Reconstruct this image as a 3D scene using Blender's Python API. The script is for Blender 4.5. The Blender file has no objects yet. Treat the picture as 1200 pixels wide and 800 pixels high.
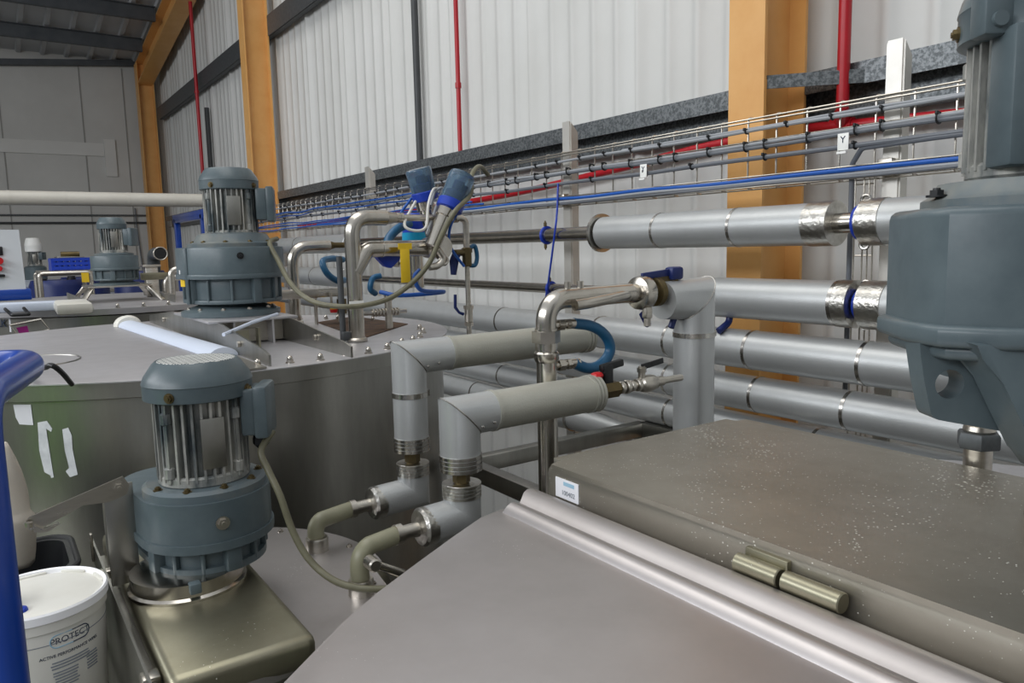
import bpy, bmesh, math, random
from mathutils import Vector, Matrix

random.seed(7)
C = bpy.context.scene.collection
PI = math.pi
FLOOR = -2.4            # floor level relative to eye height; everything is lifted by -FLOOR at the end

# ------------------------------------------------------------------ camera geometry
RX = Vector((.81812656, -.0908649, .56781379))
RY = Vector((-.57456625, -.08917268, .8135858))
RZ = Vector((-.02329291, -.99186279, -.12516244))
FPX = 885.0

def ray(x, y):
    c = Vector((x - 600, y - 400, FPX))
    return Vector((RX.dot(c), RY.dot(c), RZ.dot(c)))
def onX(x, y, c):
    r = ray(x, y); return r * (c / r.x)
def onY(x, y, c):
    r = ray(x, y); return r * (c / r.y)
def onZ(x, y, c):
    r = ray(x, y); return r * (c / r.z)

# ------------------------------------------------------------------ materials
def lin(c):
    c /= 255.0
    return c / 12.92 if c <= .04045 else ((c + .055) / 1.055) ** 2.4
def S(r, g, b): return (lin(r), lin(g), lin(b), 1)

def new_mat(name):
    m = bpy.data.materials.new(name); m.use_nodes = True
    nt = m.node_tree
    return m, nt, nt.nodes['Principled BSDF']

def mat(name, col, rough=.5, metal=0.0, var=.0, vscale=6.0, col2=None, bump=0.0, bscale=60.0, rvar=0.0,
        stretch=None, specks=None, speck_scale=60., speck_amt=.5, trans=0.0, coat=0.0, alpha=None, lo=.35, hi=.7, ior=1.45):
    m, nt, b = new_mat(name)
    N, L = nt.nodes, nt.links
    b.inputs['Base Color'].default_value = col
    b.inputs['Roughness'].default_value = rough
    b.inputs['Metallic'].default_value = metal
    b.inputs['IOR'].default_value = ior
    if trans: b.inputs['Transmission Weight'].default_value = trans
    if coat: b.inputs['Coat Weight'].default_value = coat; b.inputs['Coat Roughness'].default_value = .15
    tc = N.new('ShaderNodeTexCoord')
    src = tc.outputs['Object']
    if stretch:
        mp = N.new('ShaderNodeMapping'); mp.inputs['Scale'].default_value = stretch
        L.new(src, mp.inputs['Vector']); src = mp.outputs['Vector']
    colsock = None
    if col2 is not None or rvar:
        n = N.new('ShaderNodeTexNoise'); n.inputs['Scale'].default_value = vscale
        n.inputs['Detail'].default_value = 6; n.inputs['Roughness'].default_value = .62
        L.new(src, n.inputs['Vector'])
        cr = N.new('ShaderNodeValToRGB')
        cr.color_ramp.elements[0].position = lo; cr.color_ramp.elements[1].position = hi
        L.new(n.outputs['Fac'], cr.inputs['Fac'])
        if col2 is not None:
            cr.color_ramp.elements[0].color = col; cr.color_ramp.elements[1].color = col2
            colsock = cr.outputs['Color']
        if rvar:
            mr = N.new('ShaderNodeMapRange')
            mr.inputs['To Min'].default_value = max(.03, rough - rvar); mr.inputs['To Max'].default_value = min(1, rough + rvar)
            L.new(n.outputs['Fac'], mr.inputs['Value']); L.new(mr.outputs['Result'], b.inputs['Roughness'])
    if specks is not None:
        v = N.new('ShaderNodeTexVoronoi'); v.inputs['Scale'].default_value = speck_scale
        L.new(tc.outputs['Object'], v.inputs['Vector'])
        n2 = N.new('ShaderNodeTexNoise'); n2.inputs['Scale'].default_value = 5; n2.inputs['Detail'].default_value = 3
        L.new(tc.outputs['Object'], n2.inputs['Vector'])
        sub = N.new('ShaderNodeMath'); sub.operation = 'MULTIPLY_ADD'
        L.new(n2.outputs['Fac'], sub.inputs[0]); sub.inputs[1].default_value = .55; sub.inputs[2].default_value = speck_amt - .4
        lt = N.new('ShaderNodeMath'); lt.operation = 'LESS_THAN'
        L.new(v.outputs['Distance'], lt.inputs[0]); L.new(sub.outputs[0], lt.inputs[1])
        mx = N.new('ShaderNodeMix'); mx.data_type = 'RGBA'
        L.new(lt.outputs[0], mx.inputs[0])
        if colsock: L.new(colsock, mx.inputs[6])
        else: mx.inputs[6].default_value = col
        mx.inputs[7].default_value = specks
        colsock = mx.outputs[2]
        if metal:
            mm = N.new('ShaderNodeMath'); mm.operation = 'MULTIPLY_ADD'; mm.inputs[1].default_value = -metal; mm.inputs[2].default_value = metal
            L.new(lt.outputs[0], mm.inputs[0]); L.new(mm.outputs[0], b.inputs['Metallic'])
    if colsock: L.new(colsock, b.inputs['Base Color'])
    if bump:
        n3 = N.new('ShaderNodeTexNoise'); n3.inputs['Scale'].default_value = bscale; n3.inputs['Detail'].default_value = 3
        L.new(src, n3.inputs['Vector'])
        bp = N.new('ShaderNodeBump'); bp.inputs['Strength'].default_value = bump; bp.inputs['Distance'].default_value = .004
        L.new(n3.outputs['Fac'], bp.inputs['Height']); L.new(bp.outputs['Normal'], b.inputs['Normal'])
    return m

M = {}
M['wall'] = mat('wall_sheet', S(212, 212, 209), .62, 0, col2=S(204, 204, 200), vscale=1.2, rvar=.05)
M['wall_back'] = mat('wall_panel', S(204, 203, 199), .6, 0, col2=S(192, 191, 187), vscale=.8)
M['seam'] = mat('panel_seam', S(150, 149, 145), .7)
M['patch'] = mat('wall_patch', S(212, 211, 207), .6, col2=S(204, 203, 199), vscale=1)
M['floor'] = mat('concrete_floor', S(120, 118, 112), .5, 0, col2=S(88, 86, 82), vscale=1.5, bump=.1)
M['roof'] = mat('roof_sheet', S(190, 192, 194), .6, 0, col2=S(176, 178, 180), vscale=1)
M['purlin'] = mat('purlin_steel', S(92, 96, 100), .55, .3, col2=S(78, 82, 86), vscale=4)
M['yellow'] = mat('yellow_steel_paint', S(222, 170, 104), .38, 0, col2=S(214, 158, 90), vscale=5, bump=.08, bscale=25)
M['galv'] = mat('galvanised_steel', S(128, 132, 134), .45, .6, col2=S(88, 92, 94), vscale=70, rvar=.1, lo=.42, hi=.58)
M['post'] = mat('satin_post_steel', S(216, 213, 206), .42, .7, col2=S(200, 197, 190), vscale=5, rvar=.06)
M['galv_dark'] = mat('galvanised_dark_steel', S(92, 96, 98), .5, .4, col2=S(72, 75, 77), vscale=30)
M['steel'] = mat('stainless_steel', S(205, 200, 190), .30, 1, col2=S(180, 174, 164), vscale=9, rvar=.1, stretch=(1, 1, 6))
M['polish'] = mat('polished_stainless', S(200, 195, 186), .22, 1, col2=S(172, 166, 156), vscale=12, rvar=.07)
M['tank'] = mat('brushed_tank_steel', S(172, 170, 164), .34, 1, col2=S(146, 145, 138), vscale=3, rvar=.1, stretch=(3, 3, .7))
M['lid'] = mat('lid_plate_steel', S(206, 204, 206), .42, .82, col2=S(182, 180, 181), vscale=5, rvar=.1)
M['lid_grey'] = mat('satin_cover_steel', S(194, 189, 188), .40, .95, col2=S(174, 169, 167), vscale=2.5, rvar=.06, specks=S(225, 224, 220), speck_scale=120, speck_amt=.12)
M['bridge'] = mat('dusty_bridge_steel', S(166, 161, 150), .42, .9, col2=S(148, 143, 131), vscale=4, rvar=.08, specks=S(205, 202, 192), speck_scale=115, speck_amt=.238)
M['olive'] = mat('olive_lid_steel', S(158, 154, 134), .36, .9, col2=S(134, 130, 110), vscale=5, rvar=.1, specks=S(220, 218, 208), speck_scale=110, speck_amt=.15)
M['clad'] = mat('pipe_cladding', S(192, 194, 194), .40, .55, col2=S(176, 178, 177), vscale=3, bump=.12, bscale=260, rvar=.07)
M['clad_dusty'] = mat('dusty_pipe_cladding', S(180, 179, 169), .46, .45, col2=S(166, 165, 154), vscale=5, bump=.14, bscale=260, rvar=.07)
M['band'] = mat('steel_band', S(205, 202, 196), .25, 1, col2=S(170, 166, 160), vscale=20, rvar=.1)
M['foil'] = mat('crumpled_foil', S(210, 208, 202), .3, 1, bump=.5, bscale=90, col2=S(170, 166, 158), vscale=25)
M['motor'] = mat('motor_paint', S(90, 102, 106), .33, .0, col2=S(73, 85, 90), vscale=9, rvar=.1, bump=.05, bscale=40)
M['motor_fin'] = mat('worn_motor_fins', S(74, 84, 88), .36, .3, col2=S(196, 194, 186), vscale=13, rvar=.12, stretch=(1, 1, .3), lo=.40, hi=.64)
M['motor_dusty'] = mat('dusty_motor_paint', S(88, 100, 105), .4, .0, col2=S(128, 126, 116), vscale=7, rvar=.1, lo=.45, hi=.8)
M['grille'] = None
M['black'] = mat('black_plastic', S(28, 29, 31), .42, rvar=.1)
M['black_rubber'] = mat('black_rubber', S(36, 37, 38), .6)
M['grey_cable'] = mat('grey_cable_sheath', S(150, 153, 157), .45, rvar=.05)
M['dark_cable'] = mat('dark_grey_cable', S(104, 108, 114), .45, rvar=.05)
M['blue_cable'] = mat('blue_cable_sheath', S(30, 86, 168), .4, rvar=.05)
M['olive_cable'] = mat('olive_cable_sheath', S(112, 109, 88), .4, col2=S(92, 89, 71), vscale=20)
M['olive_hose'] = mat('olive_coated_hose', S(140, 138, 116), .35, col2=S(122, 120, 98), vscale=10, rvar=.08)
M['white_cable'] = mat('white_cable_sheath', S(205, 203, 196), .45)
M['red'] = mat('red_pipe_paint', S(176, 26, 38), .35, col2=S(160, 22, 32), vscale=8)
M['blue'] = mat('blue_handrail_paint', S(22, 70, 165), .28, coat=.5, col2=S(16, 60, 150), vscale=3)
M['blue_plastic'] = mat('blue_plastic', S(26, 58, 165), .35, rvar=.05)
M['navy'] = mat('navy_handle_grip', S(24, 38, 92), .4, rvar=.05)
M['teal_hose'] = mat('teal_rubber_hose', S(36, 92, 128), .35, col2=S(26, 78, 112), vscale=12)
M['brass'] = mat('aged_brass', S(112, 98, 66), .42, .8, col2=S(84, 74, 54), vscale=18)
M['cap'] = mat('clear_blue_cap', S(120, 150, 175), .12, trans=.75, ior=1.3)
M['cyan'] = mat('turquoise_ring', S(20, 150, 190), .3, rvar=.05)
M['tag_yellow'] = mat('yellow_tag', S(226, 190, 40), .5, col2=S(206, 170, 30), vscale=8)
M['white'] = mat('white_plastic', S(238, 238, 234), .4, rvar=.05)
M['bucket'] = mat('bucket_plastic', S(226, 224, 216), .35, col2=S(214, 211, 200), vscale=6, rvar=.05)
M['lidwhite'] = mat('bucket_lid_plastic', S(250, 250, 252), .4, rvar=.05)
M['ink'] = mat('dark_print', S(40, 52, 72), .5)
M['ink_grey'] = mat('grey_print', S(128, 134, 142), .5)
M['ink_blue'] = mat('pale_blue_print', S(150, 185, 205), .5)
M['paper'] = mat('paper_sticker', S(232, 232, 236), .5, col2=S(224, 224, 228), vscale=10)
M['rust'] = mat('rust_and_pit_shade', S(84, 60, 40), .85, col2=S(38, 30, 25), vscale=14, bump=.4, bscale=40)  # rust brown, darkened to stand in for the hatch pit's shade
M['cover_white'] = mat('pale_plastic_cover', S(200, 208, 222), .4, rvar=.05)
M['cream'] = mat('cream_pipe', S(200, 196, 186), .35, col2=S(190, 186, 176), vscale=3)
M['panel'] = mat('panel_enclosure_paint', S(196, 200, 204), .4, col2=S(186, 190, 194), vscale=3)
M['magenta'] = mat('magenta_label', S(150, 30, 120), .5)
M['red_plastic'] = mat('red_plastic', S(190, 24, 30), .4)
M['pvc_grey'] = mat('beige_fabric', S(196, 188, 176), .8, col2=S(178, 170, 158), vscale=6, bump=.3, bscale=18)
M['residue'] = mat('white_tape_residue', S(228, 230, 232), .6, col2=S(200, 203, 205), vscale=30)
M['pale_blue'] = mat('pale_blue_film', S(130, 170, 220), .4)
M['dark_pipe'] = mat('dark_painted_pipe', S(70, 72, 74), .5, col2=S(58, 60, 61), vscale=5)
M['green'] = mat('added_drum_green', S(150, 235, 70), .5, rvar=.05)

def grille_mat():
    m, nt, b = new_mat('slotted_fan_grille')
    N, L = nt.nodes, nt.links
    tc = N.new('ShaderNodeTexCoord'); br = N.new('ShaderNodeTexBrick')
    br.inputs['Scale'].default_value = 42
    br.inputs['Color1'].default_value = S(214, 214, 210); br.inputs['Color2'].default_value = S(196, 196, 190)
    br.inputs['Mortar'].default_value = S(66, 76, 80)
    br.inputs['Mortar Size'].default_value = .055; br.inputs['Brick Width'].default_value = .8; br.inputs['Row Height'].default_value = .3
    L.new(tc.outputs['Object'], br.inputs['Vector']); L.new(br.outputs['Color'], b.inputs['Base Color'])
    b.inputs['Roughness'].default_value = .5
    return m
M['grille'] = grille_mat()

# ------------------------------------------------------------------ mesh builder
def frame_from(d, up=None):
    d = Vector(d).normalized()
    u = Vector(up) if up is not None else (Vector((0, 0, 1)) if abs(d.z) < .95 else Vector((1, 0, 0)))
    a = u.cross(d)
    if a.length < 1e-6: a = Vector((1, 0, 0)).cross(d)
    a.normalize(); b = d.cross(a).normalized()
    return a, b, d

class MB:
    def __init__(s): s.v = []; s.f = []
    def add(s, vs, fs):
        o = len(s.v); s.v += [tuple(v) for v in vs]; s.f += [tuple(i + o for i in f) for f in fs]; return s
    def bm(s, b, M_=None):
        b.verts.index_update()
        s.add([(M_ @ v.co) if M_ else v.co for v in b.verts], [[v.index for v in f.verts] for f in b.faces]); b.free(); return s
    def box(s, c, size, M_=None, bev=.0, seg=2):
        b = bmesh.new(); bmesh.ops.create_cube(b, size=1)
        for v in b.verts: v.co = Vector((v.co.x * size[0], v.co.y * size[1], v.co.z * size[2])) + Vector(c)
        if bev: bmesh.ops.bevel(b, geom=list(b.edges), offset=min(bev, .45 * min(size)), segments=seg, affect='EDGES', profile=.5)
        return s.bm(b, M_)
    def bar(s, p0, p1, w, h, up=None, bev=0.0):
        p0, p1 = Vector(p0), Vector(p1); a, b, d = frame_from(p1 - p0, up)
        m = Matrix((a, b, d)).transposed().to_4x4(); m.translation = (p0 + p1) / 2
        return s.box((0, 0, 0), (w, h, (p1 - p0).length), m, bev)
    def rings(s, rings, closed=False, cap=True):
        n = len(rings[0]); vs = [v for r in rings for v in r]; fs = []
        R = len(rings)
        for i in range(R if closed else R - 1):
            j = (i + 1) % R
            for k in range(n):
                k2 = (k + 1) % n
                fs.append((i * n + k, i * n + k2, j * n + k2, j * n + k))
        if cap and not closed:
            fs.append(tuple(range(n - 1, -1, -1))); fs.append(tuple((R - 1) * n + k for k in range(n)))
        return s.add(vs, fs)
    def tube(s, pts, r, seg=14, cap=True, closed=False):
        pts = [Vector(p) for p in pts]; n = len(pts)
        rs = r if isinstance(r, (list, tuple)) else [r] * n
        T = []
        for i in range(n):
            if closed: t = pts[(i + 1) % n] - pts[i - 1]
            elif i == 0: t = pts[1] - pts[0]
            elif i == n - 1: t = pts[-1] - pts[-2]
            else: t = (pts[i + 1] - pts[i]).normalized() + (pts[i] - pts[i - 1]).normalized()
            T.append(t.normalized() if t.length > 1e-9 else (T[-1] if T else Vector((0, 0, 1))))
        a, b, d = frame_from(T[0]); R = []
        for i in range(n):
            if i:
                q = T[i - 1].rotation_difference(T[i]); a = q @ a; b = q @ b
            R.append([pts[i] + (a * math.cos(2 * PI * k / seg) + b * math.sin(2 * PI * k / seg)) * rs[i] for k in range(seg)])
        return s.rings(R, closed, cap)
    def lathe(s, prof, p0, axis=(0, 0, 1), seg=32, cap=True, up=None):
        """prof: list of (radius, height along axis)"""
        a, b, d = frame_from(axis, up); p0 = Vector(p0)
        R = [[p0 + d * h + (a * math.cos(2 * PI * k / seg) + b * math.sin(2 * PI * k / seg)) * max(r, 1e-5) for k in range(seg)] for r, h in prof]
        return s.rings(R, False, cap)
    def cyl(s, p0, p1, r, seg=20, bev=0.0):
        p0, p1 = Vector(p0), Vector(p1); L = (p1 - p0).length
        if bev: pr = [(r - bev, 0), (r, bev), (r, L - bev), (r - bev, L)]
        else: pr = [(r, 0), (r, L)]
        return s.lathe(pr, p0, p1 - p0, seg)
    def hexa(s, p0, p1, r):
        return s.cyl(p0, p1, r, seg=6)
    def prism(s, outl, z0, z1, M_=None, bev=0.0, seg=2, bot=False):
        b = bmesh.new()
        lo = [b.verts.new((x, y, z0)) for x, y in outl]; hi = [b.verts.new((x, y, z1)) for x, y in outl]
        n = len(outl)
        ft = b.faces.new(hi); fb = b.faces.new(lo[::-1])
        for i in range(n): b.faces.new((lo[i], lo[(i + 1) % n], hi[(i + 1) % n], hi[i]))
        if bev:
            es = list(ft.edges) + (list(fb.edges) if bot else [])
            bmesh.ops.bevel(b, geom=es, offset=bev, segments=seg, affect='EDGES', profile=.5)
        return s.bm(b, M_)
    def torus(s, c, axis, R, r, seg=28, sg=8, squash=None):
        a, b, d = frame_from(axis)
        return s.tube([Vector(c) + (a * math.cos(2 * PI * k / seg) + b * math.sin(2 * PI * k / seg)) * R for k in range(seg)], r, sg, closed=True)
    def mesh(s, name, material, sharp=35):
        me = bpy.data.meshes.new(name); me.from_pydata(s.v, [], s.f)
        b = bmesh.new(); b.from_mesh(me); bmesh.ops.recalc_face_normals(b, faces=b.faces); b.to_mesh(me); b.free()
        me.materials.append(material)
        for p in me.polygons: p.use_smooth = True
        me.set_sharp_from_angle(angle=math.radians(sharp))
        return me

THINGS = []
class T:
    """one thing: an Empty at its base with its parts, or (single) one mesh"""
    def __init__(s, name, label, cat, group=None, kind=None):
        s.name, s.label, s.cat, s.group, s.kind = name, label, cat, group, kind
        s.parts = []; THINGS.append(s)
    def part(s, name, mb, material, label=None, parent=None, kind=None, sharp=35):
        me = mb if isinstance(mb, bpy.types.Mesh) else mb.mesh(name, material, sharp)
        if isinstance(mb, bpy.types.Mesh): me.materials.clear(); me.materials.append(material)
        o = bpy.data.objects.new(name, me); C.objects.link(o)
        if label: o['label'] = label
        if kind: o['kind'] = kind
        s.parts.append((o, parent)); return o
    def finish(s):
        lo = Vector((1e9,) * 3); hi = -lo
        for o, p in s.parts:
            for v in o.data.vertices:
                for i in range(3):
                    lo[i] = min(lo[i], v.co[i]); hi[i] = max(hi[i], v.co[i])
        base = Vector(((lo.x + hi.x) / 2, (lo.y + hi.y) / 2, lo.z))
        for o, p in s.parts: o.data.transform(Matrix.Translation(-base))
        if s.single: root = s.parts[0][0]; root.name = s.name
        else:
            root = bpy.data.objects.new(s.name, None); C.objects.link(root); root.empty_display_size = .1
        for o, p in s.parts:
            if o is root: continue
            o.parent = p if p is not None else root
        root.location = base - Vector((0, 0, FLOOR))
        root['label'] = s.label
        if s.cat: root['category'] = s.cat
        if s.group: root['group'] = s.group
        if s.kind: root['kind'] = s.kind
        s.root = root
    single = False

def one(name, mb, material, label, cat, group=None, kind=None, sharp=35):
    t = T(name, label, cat, group, kind); t.single = True
    t.part(name, mb, material, sharp=sharp); return t

def struct(name, mb, material, label, sharp=35):
    return one(name, mb, material, label, 'building', None, 'structure', sharp)

def text_mesh(txt, size, M_, bend=None, extrude=.0004, align='CENTER'):
    cu = bpy.data.curves.new('lettering', 'FONT'); cu.body = txt; cu.size = size; cu.extrude = extrude
    cu.align_x = align; cu.align_y = 'CENTER'
    o = bpy.data.objects.new('lettering', cu); C.objects.link(o)
    dg = bpy.context.evaluated_depsgraph_get()
    me = bpy.data.meshes.new_from_object(o.evaluated_get(dg))
    bpy.data.objects.remove(o); bpy.data.curves.remove(cu)
    for v in me.vertices:
        v.co = bend(v.co) if bend else M_ @ v.co
    return me

def arc(c, a, b, r, t0, t1, n=8):
    """points on circle with in-plane axes a, b"""
    c, a, b = Vector(c), Vector(a), Vector(b)
    return [c + a * (r * math.cos(t0 + (t1 - t0) * i / n)) + b * (r * math.sin(t0 + (t1 - t0) * i / n)) for i in range(n + 1)]

def rounded(pts, r, n=6):
    """polyline with filleted corners"""
    pts = [Vector(p) for p in pts]; out = [pts[0]]
    for i in range(1, len(pts) - 1):
        p, q, s_ = pts[i - 1], pts[i], pts[i + 1]
        u = (p - q).normalized(); w = (s_ - q).normalized()
        ang = u.angle(w)
        rr = r[i - 1] if isinstance(r, (list, tuple)) else r
        d = min(rr / math.tan(ang / 2), .49 * (p - q).length, .49 * (s_ - q).length) if ang > 1e-3 else 0
        A, B = q + u * d, q + w * d
        for k in range(n + 1):
            t = k / n
            out.append(A * (1 - t) ** 2 * 1 + q * 2 * t * (1 - t) + B * t ** 2)
    out.append(pts[-1]); return out

def spline(pts, n=8):
    P = [Vector(p) for p in pts]; P = [P[0] * 2 - P[1]] + P + [P[-1] * 2 - P[-2]]; out = []
    for i in range(1, len(P) - 2):
        for k in range(n):
            t = k / n; a, b, c, d = P[i - 1], P[i], P[i + 1], P[i + 2]
            out.append(.5 * ((2 * b) + (c - a) * t + (2 * a - 5 * b + 4 * c - d) * t * t + (3 * b - a - 3 * c + d) * t ** 3))
    out.append(P[-2]); return out

def circ(cx, cy, r, n=48, t0=0, t1=2 * PI):
    full = abs(t1 - t0 - 2 * PI) < 1e-6
    return [(cx + r * math.cos(t0 + (t1 - t0) * k / (n if full else n - 1)), cy + r * math.sin(t0 + (t1 - t0) * k / (n if full else n - 1))) for k in range(n)]

def hull2(c1, r1, c2, r2, n=22):
    """oblong outline round two circles"""
    c1, c2 = Vector(c1), Vector(c2); d = (c2 - c1); L = d.length
    th = math.atan2(d.y, d.x); be = math.acos(max(-1, min(1, (r1 - r2) / L)))
    out = []
    for k in range(n):
        t = th + be + (2 * PI - 2 * be) * k / (n - 1); out.append((c1.x + r1 * math.cos(t), c1.y + r1 * math.sin(t)))
    for k in range(n):
        t = th - be + 2 * be * k / (n - 1); out.append((c2.x + r2 * math.cos(t), c2.y + r2 * math.sin(t)))
    return out

def acorn(c, ax=(0, 0, 1), r=.009):
    m = MB(); m.lathe([(r * 1.35, 0), (r * 1.35, r * .35)], c, ax, 14)
    p = Vector(c) + Vector(ax) * r * .35
    m.lathe([(r, 0), (r, r * .9)], p, ax, 6)
    m.lathe([(r * .8, r * .9), (r * .8, r * 1.4), (r * .55, r * 1.8), (r * .1, r * 2.0)], p, ax, 14)
    return m
def hexbolt(c, ax, r=.008):
    m = MB(); m.lathe([(r * 1.4, 0), (r * 1.4, r * .3)], c, ax, 14)
    m.lathe([(r, r * .3), (r, r * 1.0)], c, ax, 6); m.lathe([(r * .55, r), (r * .5, r * 1.3)], c, ax, 10); return m

# =================================================================== SETTING
WX = 3.12
def roof_z(y): return 3.65 + .15 * (16.2 - y)

# floor
m = MB(); m.box((-3.0, 6, FLOOR - .05), (14, 24, .1)); struct('floor', m, M['floor'], 'grey concrete factory floor under the tanks')

# right cladding wall: trapezoidal ribbed sheet
m = MB(); prof = []; y = -4.0; k = 0
while y < 16.4:
    big = (k % 5 == 0)
    d, w = (.030, .05) if big else (.006, .045)
    prof += [(WX, y), (WX, y + .12), (WX - d, y + .12 + d * .6), (WX - d, y + .12 + w), (WX, y + .12 + w + d * .6)]
    y += .2; k += 1
vs = []; fs = []
for (x, yy) in prof: vs += [(x, yy, FLOOR), (x, yy, roof_z(yy) - .02), (x + .1, yy, FLOOR), (x + .1, yy, roof_z(yy) - .02)]
for i in range(len(prof) - 1):
    a, b = 4 * i, 4 * i + 4
    fs += [(a, b, b + 1, a + 1), (a + 2, a + 3, b + 3, b + 2), (a + 1, b + 1, b + 3, a + 3)]
m.add(vs, fs); struct('wall_right', m, M['wall'], 'pale grey ribbed metal cladding wall behind the pipes', sharp=75)

# back wall of flat panels
m = MB(); m.box((-4.0, 16.36, (FLOOR + 4.0) / 2), (14.3, .1, 4.0 - FLOOR)); struct('wall_back', m, M['wall_back'], 'plain light grey panel wall at the far end of the hall')
m = MB()
for px in (2.0, 98, 148):
    p = onY(px, 150, 16.3); m.box((p.x, 16.305, .5), (.018, .012, 6.0))
struct('trim_1', m, M['seam'], 'thin vertical joints between panels of the far wall')
m = MB()
p0 = onY(-60, 159, 16.3); p1 = onY(121, 165, 16.3); q = onY(0, 178, 16.3); m.box(((p0.x + p1.x) / 2, 16.295, (p0.z + q.z) / 2), (p1.x - p0.x, .03, p0.z - q.z))
p0 = onY(121, 163, 16.3); p1 = onY(138, 207, 16.3); m.box(((p0.x + p1.x) / 2, 16.29, (p0.z + p1.z) / 2), (p1.x - p0.x, .04, p0.z - p1.z))
struct('trim_2', m, M['patch'], 'raised boxed-in strip on the far panel wall')

# roof sheets near the eave and purlins
m = MB(); prof = []; x = -12.0
while x < 3.1:
    prof += [(x, 0), (x + .27, 0), (x + .29, -.04), (x + .35, -.04), (x + .37, 0)]; x += .37
vs = []; fs = []
for (xx, dz) in prof: vs += [(xx, 8.0, roof_z(8.0) + dz), (xx, 16.5, roof_z(16.5) + dz), (xx, 8.0, roof_z(8.0) + dz + .08), (xx, 16.5, roof_z(16.5) + dz + .08)]
for i in range(len(prof) - 1):
    a, b = 4 * i, 4 * i + 4
    fs += [(a, b, b + 1, a + 1), (a + 2, a + 3, b + 3, b + 2), (a, a + 2, b + 2, b), (a + 1, b + 1, b + 3, a + 3)]
m.add(vs, fs); struct('ceiling', m, M['roof'], 'ribbed grey roof sheets above the far end')
for yy in (15.05, 13.75, 12.3, 10.8):
    zz = roof_z(yy) - .05
    m = MB(); m.box((-4.6, yy, zz - .11), (14.6, .015, .2)); m.box((-4.6, yy - .035, zz - .01), (14.6, .07, .012)); m.box((-4.6, yy + .035, zz - .21), (14.6, .07, .012))
    struct('roof_purlin', m, M['purlin'], 'dark steel roof purlin')
m = MB(); p0 = onY(-120, 71.5, 16.2); p1 = onY(162, 74, 16.2); m.bar(p0, p1, .1, .1, up=(0, 0, 1)); struct('eaves_rail', m, M['purlin'], 'dark steel eaves rail across the top of the far wall')

def i_section(bx0, bx1, y0, y1, tf=.016, tw=.012):
    yc = (y0 + y1) / 2
    return [(bx0, y0), (bx0 + tf, y0), (bx0 + tf, yc - tw), (bx1 - tf, yc - tw), (bx1 - tf, y0), (bx1, y0), (bx1, y1), (bx1 - tf, y1),
            (bx1 - tf, yc + tw), (bx0 + tf, yc + tw), (bx0 + tf, y1), (bx0, y1)]
for (y0, y1, lab) in ((2.02, 2.2, 'yellow steel column nearest, behind the insulated wall pipes'), (9.07, 9.25, 'yellow steel column rising behind the middle gear motor')):
    m = MB(); m.prism(i_section(2.7, 2.99, y0, y1), FLOOR, roof_z(y0) - .3); struct('steel_column', m, M['yellow'], lab)
m = MB(); m.prism(i_section(2.70, 2.98, 15.78, 16.02), FLOOR, 3.52); struct('steel_column', m, M['yellow'], 'yellow steel corner column under the sloping rafter')
m = MB()
a0 = Vector((2.84, 15.98, 3.33)); a1 = Vector((2.84, 7.5, 3.33 + .15 * 8.48))
m.bar(a0, a1, .36, .022, up=(0, 0, 1))
mm_ = MB(); up = Vector((0, .15, 1)).normalized()
for s_, w in ((-.19, .26), (.19, .26), (0, .016)):
    off = Vector((0, .148 * s_, .989 * s_))
    if w > .1: mm_.bar(a0 + off, a1 + off, w, .02, up=(0, 0, 1))
    else: mm_.bar(a0, a1, w, .38, up=(0, 0, 1))
struct('roof_rafter', mm_, M['yellow'], 'yellow sloping roof rafter running along the gable wall')

def girt(px, py_top, py_bot, lab, mname):
    p = onX(px, py_top, 2.98); q = onX(px, py_bot, 2.98); z1, z0 = p.z, q.z
    h = z1 - z0
    mb = MB(); y0, y1 = -.5, 15.7
    pr = [(2.98, z1), (2.98, z0), (2.99, z0), (2.99, z1 - .012), (3.11, z1 - .012), (3.11, z1)]
    mb.rings([[(x, y0, z) for x, z in pr], [(x, y1, z) for x, z in pr]])
    pr = [(3.095, z1 - .015), (3.095, z1 - .20), (3.03, z1 - .20), (3.03, z1 - .19), (3.085, z1 - .19), (3.085, z1 - .015)]
    mb.rings([[(x, y0, z) for x, z in pr], [(x, y1, z) for x, z in pr]])
    struct('wall_girt', mb, M[mname], lab)
girt(560, 172, 187, 'galvanised steel wall girt just above the cable tray', 'galv')
girt(313, 18, 43, 'dark upper wall girt high on the ribbed wall', 'galv_dark')

# strut between column and post
p0 = onX(899, 96, 2.73)
m = MB(); m.bar((2.73, p0.y, .645), (3.04, 1.69, .645), .008, .05, up=(0, 0, 1)); m.bar((2.745, p0.y + .03, .672), (3.04, 1.72, .672), .05, .006, up=(0, 0, 1))
one('galvanised_strut', m, M['galv'], 'short galvanised angle strut between yellow column and steel post', 'strut')

# downpipe & conduit on the wall
def vpipe(name, px, py, X, r, mname, z0, z1, lab, cat, fit=()):
    p = onX(px, py, X); mb = MB(); mb.cyl((X, p.y, z0), (X, p.y, z1), r, 14)
    for z in fit: mb.cyl((X, p.y, z - .02), (X, p.y, z + .02), r * 1.35, 14)
    return one(name, mb, M[mname], lab, cat)
vpipe('wall_conduit', 489, 100, 3.06, .028, 'dark_pipe', .72, 6.0, 'dark grey vertical conduit on the wall left of the thin red pipe', 'pipe')
vpipe('wall_conduit', 243, 140, 3.05, .035, 'dark_pipe', .9, 2.2, 'dark vertical conduit between the far columns', 'pipe')
vpipe('sprinkler_pipe', 537, 100, 3.05, .017, 'red', .72, 5.8, 'thin red vertical pipe on the ribbed wall mid picture', 'pipe', (1.2, 2.0))
vpipe('sprinkler_pipe', 230, 100, 2.9, .026, 'red', FLOOR, 4.9, 'thin red vertical pipe between the far yellow columns', 'pipe', (2.4,))

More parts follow.
